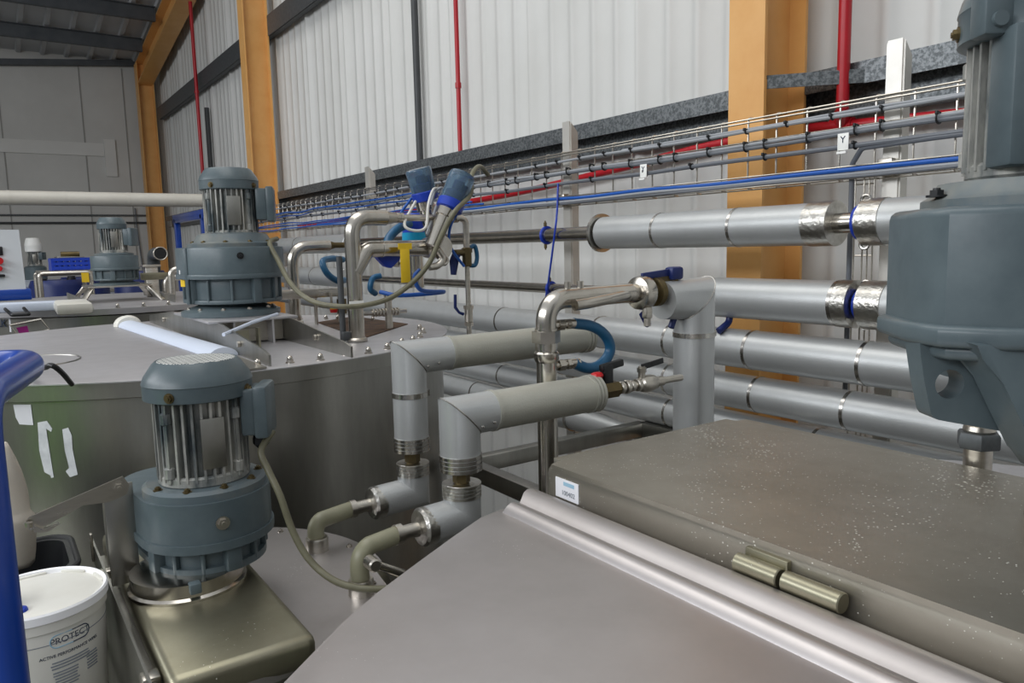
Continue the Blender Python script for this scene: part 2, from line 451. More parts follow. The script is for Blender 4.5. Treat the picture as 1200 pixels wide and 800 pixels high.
# red main with its riser
t = T('sprinkler_main', 'red pipe main running along the wall behind the cable tray', 'pipe')
ry = onX(987, 20, 2.9)
pts = [onX(x, y, 3.03) for x, y in ((1215, 124), (1130, 133), (987, 147), (945, 151), (835, 170), (720, 199), (575, 232), (430, 254), (350, 266))]
m = MB(); m.tube(spline(pts, 5), .021, 14); t.part('main_pipe', m, M['red'])
pj = onX(987, 146.5, 3.03); pk = onX(987, 130, 2.94)
m = MB(); m.tube(rounded([pj, (2.94, pk.y, pj.z + .05), (2.94, pk.y, 5.6)], .02, 4), .025, 16); t.part('riser', m, M['red'])
m = MB(); d = (pts[3] - pts[2]).normalized(); m.cyl(pj - d * .05, pj + d * .05, .029, 16); m.cyl(pj, pj + Vector((0, 0, .06)), .033, 16); t.part('tee_fitting', m, M['red'])

# =================================================================== POSTS, CABLE TRAY, CABLES
def post(y0, y1, ztop, lab, slant):
    mb = MB(); X0, X1 = 2.5, 2.555
    vs = [(X0, y0, FLOOR), (X1, y0, FLOOR), (X1, y1, FLOOR), (X0, y1, FLOOR), (X0, y0, ztop), (X1, y0, ztop - slant), (X1, y1, ztop - slant), (X0, y1, ztop)]
    mb.add(vs, [(0, 3, 2, 1), (4, 5, 6, 7), (0, 1, 5, 4), (1, 2, 6, 5), (2, 3, 7, 6), (3, 0, 4, 7)])
    b = bmesh.new(); vv = [b.verts.new(v) for v in mb.v]
    for f in mb.f: b.faces.new([vv[i] for i in f])
    bmesh.ops.bevel(b, geom=[e for e in b.edges if abs(e.verts[0].co.z - e.verts[1].co.z) > 1], offset=.006, segments=2, affect='EDGES')
    mb2 = MB(); mb2.bm(b)
    one('support_post', mb2, M['post'], lab, 'post', 'stainless posts carrying the cable tray')
post(1.336, 1.398, .637, 'slant-topped stainless post nearest, right of the yellow column', .055)
post(3.026, 3.095, .62, 'slant-topped stainless post behind the top insulated pipe end', .06)
post(5.441, 5.518, .63, 'stainless post left of the two blue-capped valve heads', .06)
post(8.6, 8.67, .62, 'farthest stainless post, at the end of the cable tray', .05)

TX = 2.46
def tz(y, x=1000): return onX(x, y, TX).z
Z_top, Z_bot = tz(118), tz(208.6)
t = T('cable_tray', 'wire basket cable tray running along the wall on stainless posts', 'cable tray')
m = MB(); y0, y1 = .3, 8.62
for z in (Z_top, Z_top - .012, (Z_top * 2 + Z_bot) / 3, Z_bot + .04, Z_bot): m.cyl((TX, y0, z), (TX, y1, z), .0036, 6)
for z in (Z_top + .006, Z_bot - .006): m.cyl((TX + .032, y0, z), (TX + .032, y1, z), .0036, 6)
t.part('lengthwise_wires', m, M['steel'])
m = MB(); y = 1.148 - 6 * .127
while y < 8.6:
    m.tube(rounded([(TX + .035, y, Z_top + .006), (TX + .003, y, Z_top + .008), (TX + .003, y, Z_bot - .006), (TX + .035, y, Z_bot - .006)], .015, 4), .0036, 6); y += .127
t.part('cross_wires', m, M['steel'])
m = MB()
for yy in (1.367, 3.06, 5.48, 8.63): m.box((TX + .02, yy, Z_bot + .03), (.04, .05, .05), bev=.004)
t.part('bracket', m, M['steel'])

def cable(zs, y0, y1, r, mname, lab, ties=0, wob=.006, x=2.444, seed=1, group='cables strapped along the tray', twin=0):
    rd = random.Random(seed); n = max(4, int((y1 - y0) / .35)); pts = []
    for i in range(n + 1):
        f = i / n; pts.append((x + rd.uniform(-.003, .003), y0 + (y1 - y0) * f, zs + rd.uniform(-wob, wob)))
    P = spline(pts, 4)
    tt = T('tray_cable', lab, 'cable', group)
    mb = MB(); mb.tube(P, r, 8); 
    tt.part('sheath', mb, M[mname])
    for k in range(ties):
        p = P[int((k + .5) / ties * (len(P) - 1))]
        mb = MB(); mb.torus((p.x, p.y, p.z + twin / 2), (0, 1, 0), r * 1.25 + twin * .55, .0035, 12, 6); mb.box((p.x - r - .006, p.y, p.z + r + twin), (.012, .008, .012), bev=.002)
        tt.part('cable_tie', mb, M['black'])
    if not ties: tt.single = True
    return tt
cable(tz(134), .3, 8.5, .0065, 'grey_cable', 'light grey cable tied highest on the tray', 42, .004, seed=2)
cable(tz(131), .3, 2.6, .0055, 'grey_cable', 'thin light grey cable just above the highest tray cable', 0, .003, 2.452, 3)
cable(tz(156.5), .3, 8.5, .0075, 'dark_cable', 'dark grey cable tied with black straps, middle of the tray', 56, .005, seed=4, twin=.014)
cable(tz(152.0), .3, 8.5, .0075, 'grey_cable', 'pale grey cable lying on the strapped dark grey one', 0, .004, 2.449, 5)
cable(tz(172.6), .3, 8.5, .009, 'dark_cable', 'thick dark grey cable below the strapped pair', 24, .006, 2.442, 6)
cable(tz(199.0), .3, 6.4, .008, 'blue_cable', 'bright blue cable along the bottom of the tray', 0, .005, 2.44, 7)
cable(tz(203.5), .3, 7.4, .0065, 'grey_cable', 'pale grey cable just under the bright blue one', 0, .004, 2.437, 8)
cable(tz(206.5), .3, 4.6, .0055, 'dark_cable', 'thin dark cable lowest in the tray', 0, .004, 2.436, 9)
for i, (dz, mn) in enumerate(((.245, 'blue_cable'), (.262, 'blue_cable'), (.33, 'blue_cable'), (.345, 'dark_cable'), (.352, 'blue_cable'), (.21, 'blue_cable'))):
    cable(dz, 3.75 + .1 * i, 8.5, .0055, mn, ['lower blue cable of the far tray bundle', 'second blue cable up in the far tray bundle', 'wavy blue cable in the upper far tray bundle', 'dark cable between the far blue cables',
          'topmost blue cable of the far tray bundle', 'blue cable hanging lowest at the far tray end'][i], 0, .010, 2.434 - .012 * i, 20 + i)
# grey cable that turns down behind the near post
pts = [(2.44, .4, tz(174)), (2.44, 1.2, tz(174)), (2.45, 1.44, tz(175)), (2.47, 1.485, .25), (2.48, 1.49, .1), (2.48, 1.49, -.6)]
m = MB(); m.tube(rounded(pts, .03, 5), .009, 10); one('drop_cable', m, M['dark_cable'], 'grey cable turning down off the tray beside the near post', 'cable')
# small vertical wire tray behind the clamps
t = T('vertical_cable_tray', 'narrow vertical wire tray dropping behind the pipe clamps', 'cable tray')
m = MB()
ys = [onX(x, 260, 2.5).y for x in (1007, 1017, 1023, 1029)]
for yy in ys: m.cyl((2.47, yy, FLOOR), (2.47, yy, .2), .003, 6)
t.part('lengthwise_wires', m, M['steel'])
m = MB()
for k in range(8): z = .18 - k * .12; m.cyl((2.472, ys[0], z), (2.472, ys[-1], z), .003, 6)
t.part('cross_wires', m, M['steel'])
def marker(px, py, lab):
    p = onX(px, py, 2.425); tt = T('marker_tag', lab, 'tag')
    mb = MB(); mb.box((2.425, p.y, p.z), (.003, .04, .056), bev=.001); tt.part('plate', mb, M['white'])
    Mx = Matrix(((0, 0, -1, 2.423), (-1, 0, 0, p.y), (0, 1, 0, p.z + .006), (0, 0, 0, 1)))
    me = text_mesh('Y', .032, Mx, extrude=.0006); tt.part('lettering', me, M['ink'])
    mb = MB(); mb.box((2.42, p.y, p.z - .036), (.012, .034, .008)); tt.part('lower_lip', mb, M['white'])
    mb = MB(); mb.cyl((2.426, p.y, p.z + .02), (2.46, p.y, p.z + .02), .004, 8); tt.part('stem', mb, M['steel'])
marker(754, 200, 'small white tag with a black Y, between the posts')
marker(988, 166, 'small white tag with a black Y, beside the near post')

# =================================================================== WALL PIPES
def ring_band(mb, p, ax, r, w=.012, th=.0018):
    ax = Vector(ax).normalized(); mb.lathe([(r * .98, -w / 2), (r + th, -w / 2), (r + th, w / 2), (r * .98, w / 2)], p, ax, 32)
def wall_pipe(lab, X, px, py, r, segs, bands, y0=None, y1=None, rp=.026, mname='clad', caps=(), name='insulated_pipe', group='insulated pipes along the wall', collars=()):
    """straight run along the wall; segs = clad stretches by picture x"""
    p = onX(px, py, X); z = p.z
    Yp = lambda x: onX(x, 303 + (py - 303) * (x + 25) / (px + 25), X).y
    t_ = T(name, lab, 'pipe', group)
    ends = [Yp(x) if x is not None else None for s in segs for x in s]
    if y0 is not None:
        mb = MB(); mb.cyl((X, y0, z), (X, y1, z), rp, 24); t_.part('bare_pipe', mb, M['polish'])
    for (a, b) in segs:
        ya = Yp(a); yb = Yp(b)
        mb = MB(); mb.cyl((X, yb, z), (X, ya, z), r, 40, .004); t_.part('cladding', mb, M[mname])
    for x in bands:
        mb = MB(); ring_band(mb, (X, Yp(x), z), (0, 1, 0), r); t_.part('strap', mb, M['band'])
    for (x, w) in caps:
        mb = MB(); ring_band(mb, (X, Yp(x), z), (0, 1, 0), r, w, .003); t_.part('end_cap', mb, M['foil'])
    for (x, w, rr) in collars:
        mb = MB(); ring_band(mb, (X, Yp(x), z), (0, 1, 0), rr, w, .004); t_.part('end_collar', mb, M['band'])
    return t_, z, Yp
A, zA, YA = wall_pipe('topmost insulated wall pipe with bare stainless stretch', 2.3, 850, 267, .071, [(708, 972), (1022, 1300), (290, 412)], [776, 866, 352, 1100], .25, 9.3, .033,
                      caps=[(966, .09), (1028, .07)], collars=[(705, .012, .082)])
B, zB, YB = wall_pipe('second insulated wall pipe down, ending beside the mitred elbow', 2.3, 920, 352, .075, [(826, 1003), (1020, 1300), (290, 408)], [985, 372, 1120], .25, 9.3, .024,
                      caps=[(996, .05), (1030, .08)])
Cc, zC, YC = wall_pipe('third insulated wall pipe down, long run above the ball valve', 2.3, 960, 419, .072, [(300, 1300)], [592, 380, 467, 706, 790, 884, 1018, 1100])
D_, zD, YD = wall_pipe('fourth insulated wall pipe down, just above the dusty tank cover', 2.32, 960, 474.5, .0665, [(430, 1300)], [560, 660, 788, 890, 998])
E_, zE, YE = wall_pipe('fifth insulated wall pipe down, mostly behind the dusty tank cover', 2.34, 800, 486, .060, [(450, 1300)], [592, 705, 788, 960])
F_, zF, YF = wall_pipe('lowest insulated wall pipe, cut short behind the stainless riser', 2.3, 680, 492, .060, [(450, 672)], [560])
# cut-end hood of lowest pipe
m = MB(); p = Vector((2.3, YF(672), zF)); q = Vector((2.3, YF(738), zF)); m.tube([p, p + (q - p) * .5, q], [.057, .055, .035], 28); F_.part('end_hood', m, M['clad']); m = MB(); ring_band(m, p, (0, 1, 0), .060, .012, .004); F_.part('end_collar', m, M['band'])
m = MB(); m.cyl(q + Vector((0, .02, 0)), q - Vector((0, .05, 0)), .018, 16); F_.part('bare_pipe', m, M['band'])

# clamps
def pipe_clamp(z, Y, r, lab):
    t_ = T('pipe_clamp', lab, 'clamp', 'tri-clamp joints on the wall pipes')
    mb = MB(); ring_band(mb, (2.3, Y, z), (0, 1, 0), r, .03, .006); t_.part('clamp_ring', mb, M['foil'])
    for s_ in (1, -1):
        mb = MB(); mb.torus((2.29, Y, z + s_ * (r + .018)), (1, .2, 0), .013, .005, 16, 8); t_.part('eyelet', mb, M['band'])
    mb = MB(); mb.torus((2.3, Y + .022, z), (0, 1, 0), r - .002, .007, 28, 8); t_.part('gasket', mb, M['blue_plastic'], 'blue gasket ring')
pipe_clamp(zA, YA(1016), .052, 'pipe clamp with blue gasket on the topmost wall pipe')
pipe_clamp(zB, YB(1016), .045, 'pipe clamp with blue gasket on the second wall pipe')
def pipe_hanger(z, Y, r, lab):
    t_ = T('pipe_hanger', lab, 'pipe hanger', 'blue ring hangers on the bare pipes')
    mb = MB(); mb.torus((2.3, Y, z), (0, 1, 0), r + .005, .008, 28, 8); t_.part('ring', mb, M['blue_plastic'])
    for s_ in (1, -1):
        mb = MB(); mb.lathe([(.004, 0), (.008, .003), (.008, .02), (.004, .024), (.004, .03)], (2.29, Y, z + s_ * (r + .008)), (0, 0, s_), 10); t_.part('screw', mb, M['brass'])
pipe_hanger(zA, YA(641), .033, 'blue ring hanger on the upper bare pipe')
pipe_hanger(zB, YB(646), .024, 'blue ring hanger on the lower bare pipe')
m = MB(); m.tube(rounded([onX(654, 215, 2.43), onX(653, 246, 2.42), onX(652, 258, 2.258), onX(648, 290, 2.258), onX(642, 335, 2.258), onX(637, 362, 2.26)], .03, 5), .005, 8)
one('hanging_cable', m, M['blue_plastic'], 'thin blue cable hanging between the two blue ring hangers', 'cable')

# =================================================================== MITRED INSULATED PIPES
def mitre(mb, pts, r, seg=36):
    pts = [Vector(p) for p in pts]; n = len(pts); rings = []
    d0 = (pts[1] - pts[0]).normalized(); d1 = (pts[-1] - pts[-2]).normalized()
    nrm = d0.cross(d1).normalized()
    for i in range(n):
        if i == 0: t = d0; k = 1
        elif i == n - 1: t = (pts[-1] - pts[-2]).normalized(); k = 1
        else:
            u = (pts[i] - pts[i - 1]).normalized(); w = (pts[i + 1] - pts[i]).normalized(); t = (u + w).normalized(); k = 1 / max(.3, t.dot(u))
        b = t.cross(nrm).normalized()
        rr = r[i] if isinstance(r, (list, tuple)) else r
        rings.append([pts[i] + nrm * (math.cos(2 * PI * j / seg) * rr) + b * (math.sin(2 * PI * j / seg) * rr * k) for j in range(seg)])
    return mb.rings(rings)
def ribbed(mb, p, ax, r, n=3, w=.006):
    for k in range(n): ring_band(mb, Vector(p) + Vector(ax) * (k * w * 1.25), ax, r, w, .002)

def drop_pipe(lab, Y, xe, xc, za, zb, r, jx, strap, stub, sx, hose_end, hlab):
    """insulated arm along X turning down to a lagged union, short lagged elbow and coated hose to the lid"""
    t_ = T('insulated_drop_pipe', lab, 'pipe', 'dusty insulated drop pipes')
    mb = MB(); mitre(mb, [(xe, Y, za), (jx, Y, za)], r) if False else mb.cyl((xe, Y, za), (jx, Y, za), r, 36, .003); t_.part('arm_cladding', mb, M['clad_dusty'])
    mb = MB(); mitre(mb, [(jx + .004, Y, za), (xc, Y, za), (xc, Y, zb)], r * 1.012); t_.part('elbow_cladding', mb, M['clad'])
    mb = MB()
    a = 1 / math.sqrt(2)
    mb.tube([Vector((xc, Y, za)) + Vector((0, 1, 0)) * (r * 1.018 * math.cos(2 * PI * k / 40)) + Vector((-1, 0, 1)) * (r * 1.018 * math.sin(2 * PI * k / 40)) for k in range(40)], .0018, 6, closed=True)
    t_.part('mitre_seam', mb, M['band'])
    mb = MB(); ring_band(mb, (jx, Y, za), (1, 0, 0), r * 1.012, .008, .002); t_.part('strap', mb, M['clad_dusty'])
    if strap: mb = MB(); ring_band(mb, (xc, Y, strap), (0, 0, 1), r * 1.012, .012, .002); mb.box((xc + r, Y - .01, strap), (.01, .012, .014)); t_.part('strap', mb, M['band'])
    mb = MB(); ribbed(mb, (xe - .004, Y, za), (-1, 0, 0), r * 1.01, 3, .008); t_.part('end_cap', mb, M['clad_dusty'])
    mb = MB(); ribbed(mb, (xc, Y, zb + .003), (0, 0, 1), r * 1.02, 4, .007); t_.part('end_cap', mb, M['band'])
    for (dx, dz) in ((.03, -.02), (.06, -.015)):
        mb = MB(); mb.lathe([(.004, 0), (.003, .003), (.0005, .004)], (xc + dx, Y - r * .98, za + dz), (0, -1, 0), 10); t_.part('rivet', mb, M['band'])
    # union
    zt, zc = stub
    mb = MB(); mb.cyl((xc, Y, zt - .012), (xc, Y, zb), .013, 16); t_.part('bare_pipe', mb, M['steel'])
    mb = MB(); mb.hexa((xc, Y, zt + .004), (xc, Y, zb - .006), .0185); mb.cyl((xc, Y, zt + .001), (xc, Y, zt + .006), .016, 18); t_.part('union_nut', mb, M['brass'], 'brass union nut')
    # lagged elbow
    rs = r * .93
    mb = MB(); mitre(mb, [(xc, Y, zt), (xc, Y, zc), (sx, Y, zc - .004)], rs); t_.part('lower_elbow_cladding', mb, M['clad'])
    mb = MB(); ribbed(mb, (xc, Y, zt - .024), (0, 0, 1), rs, 4, .006); mb.lathe([(rs * .99, 0), (rs * .95, .003), (.014, .0015)], (xc, Y, zt - .001), (0, 0, 1), 30); t_.part('end_cap', mb, M['foil'])
    mb = MB(); mb.lathe([(rs * 1.005, -.022), (rs * 1.02, 0), (rs * .9, .006), (.016, .010)], (sx, Y, zc - .004), (-1, 0, 0), 30); t_.part('end_cap', mb, M['foil'])
    # hose
    he = Vector(hose_end); zc2 = zc - .006; he_ = he
    P = rounded([(sx, Y, zc2), (he.x, he.y + (Y - he.y) * .4, zc2 - .002), (he.x, he.y, he.z)], .05, 8)
    tt = T('coated_hose', hlab, 'hose', 'olive hoses down to the lid plate')
    mb = MB(); mb.tube([Vector((sx - .052, Y, zc2))] + P[3:], .0185, 18); tt.part('hose', mb, M['olive_hose'])
    mb = MB(); mb.cyl(Vector((sx - .004, Y, zc2)), Vector((sx - .06, Y, zc2)), .0150, 18); mb.cyl(Vector((sx - .046, Y, zc2)), Vector((sx - .06, Y, zc2)), .0205, 18); tt.part('sleeve', mb, M['steel'])
    mb = MB(); mb.lathe([(.025, 0), (.025, .026), (.023, .030), (.019, .030)], he, (0, 0, 1), 24); tt.part('collar', mb, M['steel'])
    return t_
drop_pipe('dusty insulated pipe arm turning down in front of the big tank', 1.6, 1.375, .815, -.2565, -.482, .0405, .925, -.345, (-.515, -.588), .708, (.558, 1.575, -.66), 'olive hose bending into the lid plate, nearer the big tank')
drop_pipe('dusty insulated pipe arm turning down nearest the hinged cover', 1.33, 1.165, .79, -.3485, -.462, .0425, .87, 0, (-.493, -.562), .692, (.548, 1.315, -.66), 'olive hose bending into the lid plate, nearer the hinged cover')

# ------------------------------------------------------------------- stainless riser with hose loop
RYY = 1.41
t = T('stainless_riser', 'stainless riser pipe bending over towards the clamped valve', 'pipe')
rx = 1.083
top = onY(660, 350, RYY).z
xr = onY(738, 343, RYY).x
m = MB(); m.tube(rounded([(rx, RYY, FLOOR), (rx, RYY, top), (xr, RYY, top + .002)], .06, 10), .0245, 26); t.part('pipe', m, M['polish'])
z1 = onY(643, 394, RYY).z
m = MB(); m.hexa((rx, RYY, z1 - .014), (rx, RYY, z1 + .014), .034); m.cyl((rx, RYY, z1 - .03), (rx, RYY, z1 + .02), .027, 24); t.part('union_nut', m, M['polish'])
z2 = onY(643, 414, RYY).z
m = MB(); m.lathe([(.026, -.02), (.030, -.012), (.030, .002), (.026, .006)], (rx, RYY, z2), (0, 0, 1), 24); t.part('ferrule', m, M['polish'])
hz1 = onY(660, 380, RYY).z; hz2 = onY(662, 427, RYY).z
for zz in (hz1, hz2):
    m = MB(); m.cyl((rx, RYY, zz), (rx + .04, RYY, zz), .010, 16); m.hexa((rx + .034, RYY, zz), (rx + .052, RYY, zz), .0145); m.cyl((rx + .05, RYY, zz), (rx + .062, RYY, zz), .010, 16)
    m.hexa((rx + .06, RYY, zz), (rx + .072, RYY, zz), .0135); m.cyl((rx + .07, RYY, zz), (rx + .098, RYY, zz - .001), .0125, 16); t.part('hose_tail', m, M['polish'])
for px in (665, 680):
    m = MB(); p = onY(px, 335, RYY); m.cyl((p.x, RYY, top + .015), (p.x, RYY, top + .04), .008, 12); t.part('stud', m, M['steel'])
m = MB(); m.tube(rounded([(rx + .06, RYY - .035, top - .014), (rx + .10, RYY - .035, top - .012), (rx + .17, RYY - .030, top - .006), (rx + .25, RYY - .012, top)], .02, 4), [.013] * 11 + [.013] if False else .0135, 16); t.part('branch_pipe', m, M['polish'])
tt = T('hose_loop', 'teal rubber hose looped between two fittings of the stainless riser', 'hose'); tt.single = True
xe = onY(716, 405, RYY).x; zm = (hz1 + hz2) / 2
m = MB(); m.tube(spline([(rx + .085, RYY, hz1)] + [onY(x, y, RYY) for x, y in ((690, 381), (703, 387), (712, 397), (715, 409), (710, 421), (699, 429.5), (687, 431))] + [(rx + .085, RYY, hz2)], 6), .0135, 18)
tt.part('hose', m, M['teal_hose'])

# clamp + lever valve + mitred vertical lagged pipe
t = T('lever_valve', 'clamped stainless valve with a blue lever, at the end of the riser', 'valve')
vx = onY(752, 342, RYY).x
m = MB(); m.cyl((xr - .01, RYY, top), (vx + .09, RYY, top), .024, 24); t.part('body', m, M['polish'])
m = MB(); m.lathe([(.025, -.022), (.042, -.016), (.045, 0), (.042, .016), (.025, .022)], (vx, RYY, top), (1, 0, 0), 28); t.part('clamp_ring', m, M['polish'])
m = MB(); m.lathe([(.025, -.012), (.038, -.008), (.038, .008), (.025, .012)], (vx + .05, RYY, top), (1, 0, 0), 28); t.part('clamp_ring', m, M['brass'])
m = MB(); m.box((vx, RYY - .02, top - .05), (.022, .018, .03), bev=.003); m.cyl((vx, RYY - .02, top - .062), (vx, RYY - .02, top - .085), .009, 10); t.part('wing_nut', m, M['steel'])
a = onY(752, 324, RYY); b = onY(802, 318, RYY)
m = MB(); m.bar(a, onY(784, 319, RYY), .018, .008, up=(0, 1, 0), bev=.002); m.box(((onY(790, 320, RYY)).x, RYY, onY(790, 320, RYY).z), (.045, .032, .035), bev=.008); t.part('lever', m, M['navy'], 'dark blue lever')
m = MB(); p = onY(762, 324, RYY); m.cyl(p, (p.x, RYY, top + .03), .003, 8); q = onY(790, 330, RYY); m.cyl((q.x, RYY, q.z - .03), (q.x, RYY, q.z + .01), .012, 14); m.bar((vx, RYY, top + .035), onY(790, 328, RYY), .02, .006, up=(0, 1, 0)); t.part('stem', m, M['brass'])
for (xa, ya, xb, yb) in ((752, 366, 760, 375), (792, 366, 786, 378)):
    m = MB(); m.bar(onY(xa, ya, RYY), onY(xb, yb, RYY) - Vector((0, 0, .015)), .016, .012, up=(0, 1, 0), bev=.003); t.part('grip', m, M['navy'])
t = T('insulated_drop_pipe', 'pale insulated pipe mitred down behind the dusty tank cover, strapped near its top', 'pipe', 'dusty insulated drop pipes')
vX = 1.597; vz = onY(800, 350, RYY).z
m = MB(); mitre(m, [(vx + .075, RYY, vz), (vX, RYY, vz), (vX, RYY, -1.1)], [.05, .056, .056]); t.part('elbow_cladding', m, M['clad'])
m = MB(); m.tube([Vector((vX, RYY, vz)) + Vector((0, 1, 0)) * (.0562 * math.cos(2 * PI * k / 40)) + Vector((1, 0, 1)) * (.0562 * math.sin(2 * PI * k / 40)) for k in range(40)], .0018, 6, closed=True); t.part('mitre_seam', m, M['band'])
m = MB(); zz = onY(815, 391, RYY).z; ring_band(m, (vX, RYY, zz), (0, 0, 1), .056, .013, .002); m.box((vX + .055, RYY - .02, zz), (.014, .016, .016), bev=.002); t.part('strap', m, M['band'])
m = MB(); m.cyl((vX, RYY, -1.1), (vX, RYY, FLOOR), .03, 16); t.part('bare_pipe', m, M['steel'])

hose0 = MB(); hose0.tube(rounded([onX(856, 366, 2.3), onX(854, 378, 2.29), onX(842, 388, 2.24)], .03, 5), .013, 12); one('air_hose', hose0, M['navy'], 'short dark blue hose curving below the second insulated wall pipe', 'hose')
# ball valve line
t = T('ball_valve', 'small ball valve with a thin lever, between lagged pipe arm and lagged vertical pipe', 'valve')
z = -.347; Y = 1.33
def bx(px): return onY(px, 448, Y).x
zl = onY(742, 452, Y).z
m = MB(); m.cyl((1.16, Y, z), (bx(798), Y, z), .009, 14); t.part('pipe', m, M['steel'])
m = MB(); m.hexa((bx(703), Y, z), (bx(722), Y, z), .021); m.cyl((bx(700), Y, z), (bx(724), Y, z), .017, 16); t.part('union_nut', m, M['brass'], 'dark brass union nut')
m = MB()
for px, r_ in ((726, .015), (732, .017), (738, .014), (745, .016)): m.cyl((bx(px), Y, z), (bx(px + 4.5), Y, z), r_, 16, .002)
m.lathe([(.012, 0), (.019, .006), (.022, .02), (.022, .034), (.019, .05), (.012, .056)], (bx(749), Y, z), (1, 0, 0), 20)
m.hexa((bx(764), Y, z), (bx(769), Y, z), .017); m.cyl((bx(769), Y, z), (bx(776), Y, z), .013, 14); t.part('body', m, M['steel'])
m = MB(); xh = bx(752); m.cyl((xh, Y, z + .015), (xh, Y, z + .045), .009, 12); m.hexa((xh, Y, z + .03), (xh, Y, z + .042), .012); t.part('stem', m, M['steel'])
m = MB(); m.bar((xh, Y, z + .043), onY(762, 427, Y), .014, .004, up=(0, 1, 0)); m.bar(onY(762, 427, Y), onY(777, 422, Y), .014, .004, up=(0, 1, 0), bev=.001); t.part('lever', m, M['black'])
m = MB(); m.lathe([(.010, 0), (.014, .004), (.012, .02)], (bx(700), Y - .004, z + .012), (-.1, 0, 1), 12); t.part('plug', m, M['brass'])
m = MB(); m.lathe([(.013, 0), (.016, .006), (.013, .012), (.006, .014)], (bx(698), Y - .005, z + .034), (-.1, 0, 1), 8); t.part('red_cap', m, M['red_plastic'], 'small red cap')
t = T('tee_handle', 'black tee handle standing on the brass union of the ball valve line', 'handle')
p = onY(711, 448, Y); q = onY(711, 428, Y)
m = MB(); m.box((p.x, Y, (z + .017 + q.z) / 2), (.028, .02, q.z - z - .012), bev=.004); t.part('stem', m, M['black'])
m = MB(); m.bar(onY(704, 432, Y), onY(729, 424, Y), .018, .016, up=(0, 1, 0), bev=.004); t.part('grip', m, M['black'])

# =================================================================== VALVE CLUSTER ON THE BIG TANK
VY = 2.322; LZ = -.30
def V_(x, y, Y=VY): return onY(x, y, Y)
t = T('outlet_pipe_loop', 'tall stainless pipe loop rising from the big tank lid', 'pipe')
bx0 = .998; zt = V_(430, 255).z
m = MB(); m.tube(rounded([(bx0, VY, LZ + .004), (bx0, VY, zt), (V_(452, 255).x, VY, zt)], .07, 12), .0255, 26); t.part('riser', m, M['polish'])
m = MB(); xa = V_(448, 255).x; m.lathe([(.0255, 0), (.013, .07)], (xa, VY, zt), (1, 0, 0), 24); xb = V_(546, 262).x; m.tube(rounded([(xa + .06, VY, zt), (xb, VY, zt), (xb, VY, V_(546, 300).z)], .03, 8), .0115, 16); t.part('thin_pipe', m, M['steel'])
for px in (466, 470, 534):
    m = MB(); ring_band(m, (V_(px, 258).x, VY, zt), (1, 0, 0), .0115, .012, .006); t.part('ferrule', m, M['polish'])
zb_ = V_(470, 291).z
m = MB(); m.tube(rounded([(bx0 + .002, VY, V_(430, 318).z), (bx0 + .05, VY, zb_), (V_(512, 291).x, VY, zb_)], .03, 6), .027, 24); t.part('branch_pipe', m, M['polish'])
m = MB(); ring_band(m, (V_(447, 291).x, VY, zb_), (1, 0, 0), .027, .004, .002); t.part('weld_ring', m, M['band'])
m = MB(); m.lathe([(.034, 0), (.034, .006), (.028, .012)], (bx0, VY, LZ + .002), (0, 0, 1), 24); t.part('base_flange', m, M['steel'])
m = MB(); zz = V_(418, 357).z; pw = V_(418, 357, VY - .05); m.box(pw, (.048, .003, .024)); m.box((pw.x, VY - .036, pw.z), (.012, .028, .016)); t.part('white_tag', m, M['white'], 'white tag')
m = MB(); m.cyl((bx0 - .04, VY + .02, LZ + .003), (bx0 - .04, VY + .02, V_(410, 300).z), .010, 14); m.box((bx0 - .03, VY + .01, LZ + .02), (.04, .03, .03), bev=.004); t.part('side_pipe', m, M['dark_pipe'])
# brass tap column
t = T('sampling_column', 'thin stainless column of small valves hanging from the outlet loop', 'valve')
m = MB(); m.cyl((xb, VY, V_(546, 300).z), (xb, VY, V_(546, 394).z), .009, 14); t.part('pipe', m, M['steel'])
m = MB(); m.cyl((xb, VY, V_(546, 312).z), (xb, VY, V_(546, 290).z), .017, 16, .003); m.hexa((xb, VY, V_(546, 296).z), (xb, VY, V_(546, 291).z), .02); m.cyl((xb - .05, VY, V_(540, 296).z), (xb, VY, V_(540, 296).z), .012, 12); t.part('brass_valve', m, M['brass'])
m = MB(); m.tube([V_(538, 299), V_(533, 299), V_(532, 306), V_(531.5, 322)], [.009, .012, .017, .010], 14); t.part('blue_grip', m, M['navy'], 'dark blue grip')
m = MB(); m.cyl((xb, VY, V_(546, 378).z), (xb, VY, V_(546, 358).z), .015, 16, .003); m.hexa((xb, VY, V_(546, 362).z), (xb, VY, V_(546, 358).z), .018); m.hexa((xb, VY, V_(546, 382).z), (xb, VY, V_(546, 378).z), .016); t.part('lower_valve', m, M['steel'])
m = MB(); m.tube([V_(543, 368), V_(538, 366), V_(533.5, 360), V_(533.5, 345)], [.006, .005, .006, .006], 10); t.part('lower_lever', m, M['navy'])
m = MB(); m.tube(spline([V_(549, 292), V_(556, 288), V_(559, 300), V_(557, 310), V_(551, 311)], 5), .008, 10); t.part('hose', m, M['teal_hose'])

